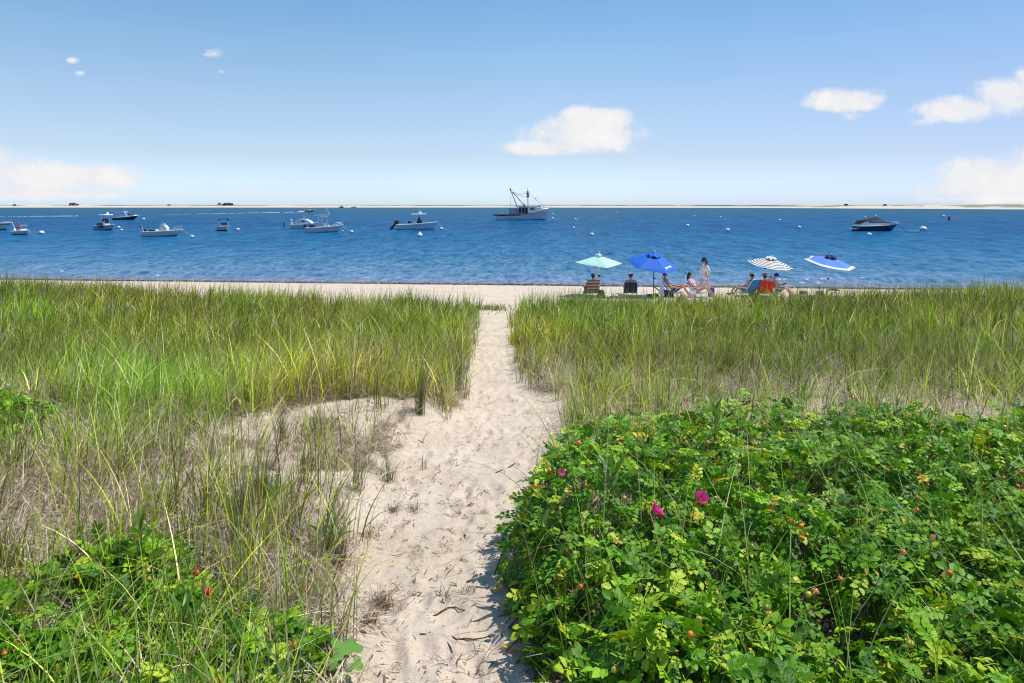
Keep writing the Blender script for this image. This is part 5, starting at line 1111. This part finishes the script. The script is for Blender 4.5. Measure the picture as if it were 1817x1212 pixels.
def surf_hit(px, py, bush):
    "walk along a sight line until it meets the thicket's surface"
    for d in np.arange(1.6, 9, .02):
        x = X_at(px, d); z = CAMZ - (py - HZ) / F * d; h = float(bushH(np.array([x]), np.array([d]), *bush)[0])
        if z < gz(x, d) + h: return x, d, z
    return None
_hip_me = {}
def hip_mesh(k):
    if k not in _hip_me:
        m = MB(); m.ell((0, 0, 0), (.0115, .0115, .0098), 10, 7); o = m.build('rose_hip', HIPC[k]); _hip_me[k] = o.data; bpy.data.objects.remove(o)
        s = MB()
        for i in range(5): a = i * 1.257; s.add([(.004 * math.cos(a - .6), .004 * math.sin(a - .6), .008), (.004 * math.cos(a + .6), .004 * math.sin(a + .6), .008), (.022 * math.cos(a), .022 * math.sin(a), .022)], [(0, 1, 2)])
        if 'sep' not in _hip_me: o = s.build('sepals', mat('dry_sepal', (.42, .30, .10), .8), smooth=False); _hip_me['sep'] = o.data; bpy.data.objects.remove(o)
    return _hip_me[k]
def rose_bush(name, key, label, nleaf, nind, hips, blooms, ncane, view_min_d, scale=1.):
    bush = BUSHES[key]; poly, H, edge = bush; xs = [p[0] for p in poly]; ys = [p[1] for p in poly]; cx, cy = np.mean(xs), np.mean(ys); z0 = gz(cx, cy)
    root = empty(name, (cx, cy, z0), 0, label, 'rose bush', None); org = np.array([cx, cy, z0])
    n = int(nleaf * 2.2); x = rng.uniform(min(xs) - .1, max(xs) + .1, n); y = rng.uniform(min(ys) - .1, max(ys) + .1, n)
    keep = rng.random(n) < np.clip(3.2 / np.maximum(y, 2), .35, 1) if key == 'R' else np.ones(n, bool); x = x[keep]; y = y[keep]
    h = bushH(x, y, *bush); k = (h > .03) & (np.abs(x) < .86 * y + .5); gaps = fbm(x * 2.6, y * 2.6, 200); k &= rng.random(len(x)) < np.clip((gaps - (.28 if key == 'R' else .36)) * 6, .05, 1); x, y, h = x[k], y[k], h[k]
    top = rng.random(len(x)) ** .45; lowe = np.clip(h / H, 0, 1); zz = h * (top * .75 + .27) + rng.normal(0, .025, len(x))
    z = ground(x, y) + np.maximum(zz, .02)
    e = .05; hx = (bushH(x + e, y, *bush) - bushH(x - e, y, *bush)) / (2 * e); hy = (bushH(x, y + e, *bush) - bushH(x, y - e, *bush)) / (2 * e)
    out_az = np.arctan2(-hy, -hx); N_ = len(x); yaw = np.where(rng.random(N_) < .45, out_az + rng.normal(0, .8, N_), rng.uniform(0, 6.28, N_)); slope = np.clip(np.hypot(hx, hy), 0, 2)
    pitch = rng.normal(.12, .46, N_) + .25 * slope * np.cos(yaw - out_az); roll = rng.normal(0, .55, N_); scl = rng.uniform(.6, 1.35, N_) * scale * np.where(y < 4, 1.05, 1.)
    cl = fbm(x * 2.4, y * 2.4, 210); ci = rng.choice(6, N_, p=LP); young = (top > .75) & (cl > .52) & (rng.random(N_) < .45); ci = np.where(young, rng.choice([3, 4], N_), ci)
    col = np.array(LCOL)[ci] * rng.uniform(.8, 1.2, (N_, 1))
    pos = np.stack([x, y, z], -1)
    # the leaves that show largest become objects of their own
    dist = np.sqrt(x ** 2 + y ** 2 + (CAMZ - z) ** 2); vis = (top > .82) & (np.abs(x) < .73 * y) & ((CAMZ - z) / y * F + HZ < 1200) & (y > view_min_d)
    order = np.argsort(np.where(vis, dist / scl, 99)); ind = order[:nind]; ind = ind[vis[ind]]; rest = np.ones(N_, bool); rest[ind] = False
    leaf_batch((pos - org)[rest], yaw[rest], pitch[rest], roll[rest], scl[rest], col[rest], 'foliage', LEAFM, root)
    for i in ind:
        me = ROSE_LEAVES[random.randrange(8) * 5 + min(int(ci[i]), 4)]; o = link('leaf', me, root, tuple(pos[i] - org)); o.rotation_euler = Matrix(rotmats(yaw[i:i + 1], pitch[i:i + 1], roll[i:i + 1])[0].tolist()).to_euler(); o.scale = (scl[i],) * 3
    # yellowed and withered leaflets hanging in the thicket
    w_ = rng.choice(N_, N_ // 22, replace=False); lf1 = [leaflet(.038, .024, .5, .5)]
    leaf_batch((pos - org)[w_] + np.array([[0, 0, .03]]), yaw[w_] + 1, pitch[w_] + .5, roll[w_], rng.uniform(.7, 1.2, len(w_)), pick([(.75, .50, .04), (.62, .28, .06), (.40, .2, .09), (.85, .68, .12)], len(w_)), 'withered_leaves', LEAFM, root, tpls=lf1)
    # canes
    cb = MB()
    for _ in range(ncane):
        i = random.randrange(N_); p = pos[i] - org; b = np.array([p[0] + random.gauss(0, .12), p[1] + random.gauss(0, .12), float(ground(p[0] + cx, p[1] + cy)) - z0]); q = b * .5 + p * .5 + np.array([random.gauss(0, .04), random.gauss(0, .04), .02]); cb.tube([b, q, p], [.005, .004, .0025], 5, cap=False)
    cb.build('canes', CANE, root, kind='stuff')
    for px, py, kd in hips:
        ht = surf_hit(px, py, bush)
        if not ht: continue
        o = link('rose_hip', hip_mesh(kd), root, (ht[0] - cx, ht[1] - cy, ht[2] + .05 - z0)); s = random.uniform(1.1, 1.6) * (1.7 if key == 'L' and kd == 'r' else 1.) * (1.15 if ht[1] > 4.5 else .95); o.scale = (s,) * 3; o.rotation_euler = (random.gauss(0, .8), random.gauss(0, .8), 0)
        link('sepals', _hip_me['sep'], o)
    for px, py, sz, m, closed in blooms:
        ht = surf_hit(px, py, bush)
        if not ht: continue
        fl = MB(); fl.ell((0, 0, 0), (.009, .009, .008), 8, 5); f = fl.build('rose_flower', SEPAL, root); f.location = (ht[0] - cx, ht[1] - cy, ht[2] + .09 - z0); f.rotation_euler = (R(42), R(-8), random.random() * 6); f.scale = (sz * 1.25,) * 3
        for k in range(5):
            p = MB(); a = k * 1.2566; n1 = 5
            for j in range(n1 + 1):
                t = j / n1; rr = .005 + .034 * t * (1 - .35 * closed); zz = .004 + (.034 * closed + .010) * t ** 1.3; wd = .026 * math.sin(math.pi * min(t * .62 + .12, 1))
                for w in (-1, -.35, .35, 1): p.v.append((rr * math.cos(a) - w * wd * math.sin(a), rr * math.sin(a) + w * wd * math.cos(a), zz + .006 * (1 - w * w) * (-1) + .003 * math.sin(j * 2 + k + w * 3)))
            p.f = [(j * 4 + w, j * 4 + w + 1, j * 4 + w + 5, j * 4 + w + 4) for j in range(n1) for w in range(3)]; p.m = [0] * len(p.f); p.build('petal', m, f)
        st = MB(); 
        for k in range(14): a = k * 2.4; q = .003 + .007 * (k % 4) / 3; st.tube([(0, 0, .004), (q * math.cos(a), q * math.sin(a), .017)], .0008, 4)
        st.build('stamens', STAM, f)
    return root
HR = [(984, 806, 'o'), (1087, 847, 'o'), (1027, 800, 'o'), (1050, 760, 'o'), (950, 876, 'o'), (1108, 898, 'y'), (1255, 797, 'y'), (1218, 796, 'y'), (1201, 798, 'o'), (1160, 775, 'y'), (1030, 770, 'y'), (1310, 840, 'y'), (939, 955, 'y'), (1000, 968, 'o'), (1135, 1058, 'g'),
      (1030, 1058, 'o'), (1018, 1070, 'y'), (1225, 1148, 'o'), (1340, 800, 'y'), (1355, 812, 'y'), (1467, 903, 'y'), (1563, 921, 'y'), (1628, 898, 'o'), (1403, 940, 'o'), (1602, 997, 'o'), (1447, 1068, 'o'), (1434, 1074, 'y'), (1360, 1098, 'g'), (1614, 1163, 'y'), (1780, 861, 'o'), (1812, 850, 'o'), (1575, 848, 'o'), (1491, 1046, 'o'),
      (1735, 958, 'g'), (1626, 920, 'o'), (1421, 950, 'o'), (1424, 972, 'o'), (1538, 922, 'y'), (1334, 986, 'g'), (1270, 899, 'y'), (1240, 1120, 'y'), (1685, 1035, 'o'), (1783, 770, 'y'), (1090, 1210, 'y'), (1365, 1110, 'y'), (1250, 960, 'g'), (1000, 905, 'o'), (1555, 760, 'y'), (1660, 745, 'y'), (975, 848, 'o')]
def build_roses():
    rose_bush('rose_bush', 'R', 'large green rose thicket with orange hips and pink blooms filling the right foreground', 15500, 300, HR,
              [(1162, 938, .95, PINK, .55), (1241, 915, 1.0, PINK2, .9), (1217, 727, .9, PINK, .8), (993, 866, .6, PINK2, .8)], 900, 2.0)
    rose_bush('rose_bush', 'L', 'low rose thicket with red hips at the left foreground, tangled with grass', 5200, 220,
              [(345, 1025, 'r'), (349, 1031, 'r'), (262, 1028, 'y'), (265, 1042, 'y'), (170, 985, 'o'), (353, 1052, 'y'), (468, 1045, 'o'), (460, 1048, 'y'), (536, 1052, 'r'), (546, 1060, 'r'), (512, 1100, 'o'), (390, 1052, 'y'), (455, 1130, 'g'), (470, 1136, 'y'), (367, 1064, 'r'), (247, 1170, 'o'), (8, 1178, 'o'), (520, 1160, 'o')], [], 260, 2.2)
    rose_bush('leafy_shrub', 'F', 'small bright green leafy shrub at the left edge, half way up the picture', 900, 60, [], [(14, 703, 1.0, mat('white_petal', (.8, .78, .75), .7), .3)], 60, 6, 1.15)
build_roses()
# ---------------------------------------------------------------- single plants
LANCE = mat('lance_leaf', (.09, .20, .025), .4, trans=.3, var=.15, scale=40)
def lance_mesh():
    m = MB(); ts = [0, .2, .45, .7, 1]; ws = [.2, .75, 1, .7, 0]
    for t, w in zip(ts, ws): z = .25 * t - .30 * t * t; m.v += [(t, w * .085, z + .02 * w), (t, 0, z), (t, -w * .085, z + .02 * w)]
    m.f = [(3 * i + j, 3 * i + j + 1, 3 * i + j + 4, 3 * i + j + 3) for i in range(4) for j in range(2)]; m.m = [0] * len(m.f); o = m.build('leaf', LANCE); d = o.data; bpy.data.objects.remove(o); return d
LANCE_ME = lance_mesh()
def lance_plant(loc, h, nl, ls, label, name='goldenrod_plant'):
    r = empty(name, loc, random.random() * 6, label, 'plant', 'long leaved weeds'); MB().tube([(0, 0, -.03), (.01, 0, h * .5), (0, .01, h)], [.005, .004, .003], 6).build('stem', mat('red_stem', (.25, .10, .04), .7), r)
    for k in range(nl):
        t = (k + .5) / nl; o = link('leaf', LANCE_ME, r, (0, 0, h * (.25 + .75 * t))); o.rotation_euler = (random.gauss(0, .2), R(-25 - 40 * t) + random.gauss(0, .12), k * 2.4); s = ls * (.75 + .5 * math.sin(math.pi * t)); o.scale = (s, s, s)
def build_plants():
    for px, py, key, h, nl, ls, lab in ((1088, 880, 'R', .18, 12, .17, 'goldenrod sprout with long narrow leaves rising from the rose thicket left of the pink blooms'), (962, 978, 'R', .16, 9, .17, 'narrow leaved sprout near the path edge of the big rose thicket'),
                                    (1425, 720, 'R', .2, 12, .2, 'broad tuft of long leaves at the back edge of the rose thicket'), (1268, 765, 'R', .18, 10, .17, 'pale long leaved sprout near the back of the rose thicket'), (325, 1150, 'L', .2, 14, .16, 'bright green long leaved plant in the middle of the left thicket'),
                                    (250, 985, 'L', .2, 10, .15, 'upright long leaved sprout at the back of the left thicket')):
        ht = surf_hit(px, py, BUSHES[key])
        if ht: lance_plant((ht[0], ht[1], ht[2] - .02), h, nl, ls, lab)
    def g_at(px, py):
        for d in np.arange(2, 30, .01):
            x = X_at(px, d); z = CAMZ - (py - HZ) / F * d
            if z < gz(x, d): return x, d, z
    p = g_at(590, 985); lance_plant(p, .12, 9, .22, 'spiky rosette of long leaves at the left edge of the path')
    p = g_at(490, 905); lance_plant(p, .14, 9, .2, 'long leaved seedling on the sand beyond the left thicket')
    # feathery round tuft
    def tuft(px, py, nb, h, lean, cols, label, name='grass_tuft', w=.004, spread=.03, cat='grass tuft', seg=5):
        p = g_at(px, py); n = nb; B = np.stack([rng.normal(0, spread, n), rng.normal(0, spread, n), np.full(n, -.01)], -1); c = pick(cols, n)
        V, L, S, C = ribbons(B, rng.uniform(0, 6.28, n), h * rng.uniform(.5, 1.1, n), np.abs(rng.normal(lean, lean * .6, n)), w * rng.uniform(.7, 1.4, n), c * .8, c, seg)
        o = link(name, mesh_np(name, V, L, S, GRASSM, C)); o.location = p; tag(o, label, cat, 'grass tufts on the open sand')
    GR = [(.10, .17, .025), (.14, .2, .04), (.2, .17, .08)]; DD = [(.22, .15, .10), (.32, .25, .17), (.15, .10, .07)]; MX = GR + DD
    for a in ((632, 872, 70, .42, .3, MX, 'tall sparse grass tuft with a brown base on the open sand left of the path'), (690, 852, 60, .36, .6, GR, 'splayed green tuft nearest the middle of the open sand, leaning right'), (540, 860, 60, .55, .25, MX, 'upright tall tuft at the left side of the bare sand patch'),
              (750, 832, 14, .24, .15, GR, 'small upright green sprout alone in the middle of the sand'), (600, 1000, 160, .3, .7, DD, 'grey brown dead tuft beside the spiky rosette'), (790, 1060, 24, .13, .7, GR, 'tiny green tuft in the middle of the near path'), (838, 1050, 40, .09, 1.0, DD, 'tiny brown tuft beside the shade on the near path'),
              (660, 952, 50, .13, .8, DD, 'small brown dead tuft at the left edge of the path'), (680, 1075, 140, .16, 1.0, DD, 'dark dead tuft on the left bank of the near path'), (655, 1105, 90, .15, 1.1, DD, 'dark brown tuft below the dead tuft on the left bank'), (560, 770, 70, .4, .35, MX, 'tuft with grey straw at the upper left of the bare patch'),
              (500, 790, 80, .5, .3, MX, 'dense tuft on the brow left of the bare patch'), (610, 800, 60, .22, .9, DD, 'flattened straw tuft at the top of the bare patch'), (700, 905, 60, .12, 1.1, DD, 'low brown tuft right of the tall sparse tuft'), (735, 905, 40, .10, 1.2, DD, 'flat brown sprig on the sand just left of the path'),
              (815, 655 + 40, 120, .75, .2, GR, 'lush green tuft hanging over the left edge of the path'), (745, 735, 110, .7, .25, GR, 'dense green tuft at the front edge of the left grass bank'), (960, 668, 110, .22, 1.0, DD, 'straw coloured fringe tuft on the right edge of the path'),
              (1035, 705, 90, .55, .35, MX, 'loose green tuft between the path and the rose thicket'), (470, 900, 90, .6, .3, MX, 'tall green tuft left of the long leaved seedling'), (430, 960, 110, .65, .3, MX, 'big mixed tuft directly behind the left rose thicket')):
        tuft(*a)
    tuft(458, 868, 420, .15, .35, [(.05, .12, .02), (.07, .15, .03)], 'round feathery dark green cushion plant left of the bare sand', 'cushion_plant', .003, .05, 'plant')
    # low weeds at the far end of the path
    n = 420; x = rng.normal(-.85, .5, n); y = rng.normal(26, .5, n); B = np.stack([x, y, ground(x, y)], -1); c = pick([(.14, .22, .03), (.2, .28, .05), (.3, .2, .1)], n); V, L, S, C = ribbons(B, rng.uniform(0, 6.28, n), rng.uniform(.08, .38, n), rng.uniform(.3, 1.2, n), rng.uniform(.015, .03, n), c, c, 3)
    tag(link('low_weeds', mesh_np('low_weeds', V, L, S, GRASSM, C)), 'patch of low dark green weeds at the far end of the sand path', 'weeds', kind='stuff')
    # broad lobed leaves, bottom left
    LOB = mat('broad_leaf', (.13, .30, .03), .4, trans=.25, bump=.3, scale=60)
    def lob():
        m = MB(); n = 20; m.v.append((0, 0, 0))
        for i in range(n + 1): a = -2.5 + 5.0 * i / n; rr = .5 + .5 * abs(math.cos(a * 1.8)) ** .6 - .08 * abs(a); m.v.append((rr * math.cos(a) , rr * math.sin(a), -.12 * rr * rr + .06 * math.sin(a * 4)))
        m.f = [(0, i + 1, i + 2) for i in range(n)]; m.m = [0] * n; o = m.build('leaf', LOB); d = o.data; bpy.data.objects.remove(o); return d
    lm = lob(); x, y, z = g_at(600, 1195); z0 = z; r = empty('broad_leaved_plant', (x, y, z0), 0, 'plant with broad lobed leaves at the bottom, just left of the path', 'plant')
    st = MB()
    for dx, dy, hh, s, a in ((0, 0, .13, .075, .5), (-.06, .05, .16, .085, 2.6), (.05, .07, .10, .07, 0), (-.02, -.06, .12, .065, -1.2), (-.12, 0, .11, .06, 3.4), (.09, -.02, .07, .055, -.4), (-.1, .1, .13, .06, 1.8), (.03, .14, .08, .05, 1.)):
        o = link('leaf', lm, r, (dx, dy, hh)); o.scale = (s, s, s); o.rotation_euler = (random.gauss(0, .3), .25, a); st.tube([(0, 0, 0), (dx * .7, dy * .7, hh * .6), (dx, dy, hh)], .003, 5)
    st.build('stems', SEPAL, r)
    # surface roots / twigs crossing the path
    for pts, rr, lab in (([(745, 1127), (775, 1126), (800, 1130), (825, 1134), (850, 1134), (868, 1130)], .007, 'dark root lying across the near path'), ([(765, 1095), (785, 1085), (808, 1078), (832, 1086), (852, 1103)], .005, 'thin crooked root just beyond the dark root on the path'),
                         ([(790, 1124), (800, 1150), (815, 1170), (828, 1178)], .004, 'short brown twig hanging off the dark root on the path'), ([(705, 768), (730, 776), (752, 786)], .007, 'thin bare stick on the sand at the top of the bare patch'), ([(865, 848), (890, 835), (915, 822), (928, 812)], .007, 'dry twig beside the back of the rose thicket'), ([(600, 1085), (640, 1103), (665, 1118)], .005, 'dark stick on the bank left of the near path')):
        P = [Vector(g_at(*q)) + Vector((0, 0, .004)) for q in pts]; o0 = P[0].copy(); m = MB(); Q = [P[0]]
        for a, b in zip(P[:-1], P[1:]):
            Q += [a.lerp(b, .5) + Vector((random.gauss(0, .01), random.gauss(0, .01), 0)), b]
        m.tube([q - o0 for q in Q], list(np.linspace(rr, rr * .4, len(Q))), 6); o = m.build('twig', mat('grey_twig', (.06, .045, .035), .9)); o.location = o0; tag(o, lab, 'twig', 'twigs and roots on the sand')
build_plants()
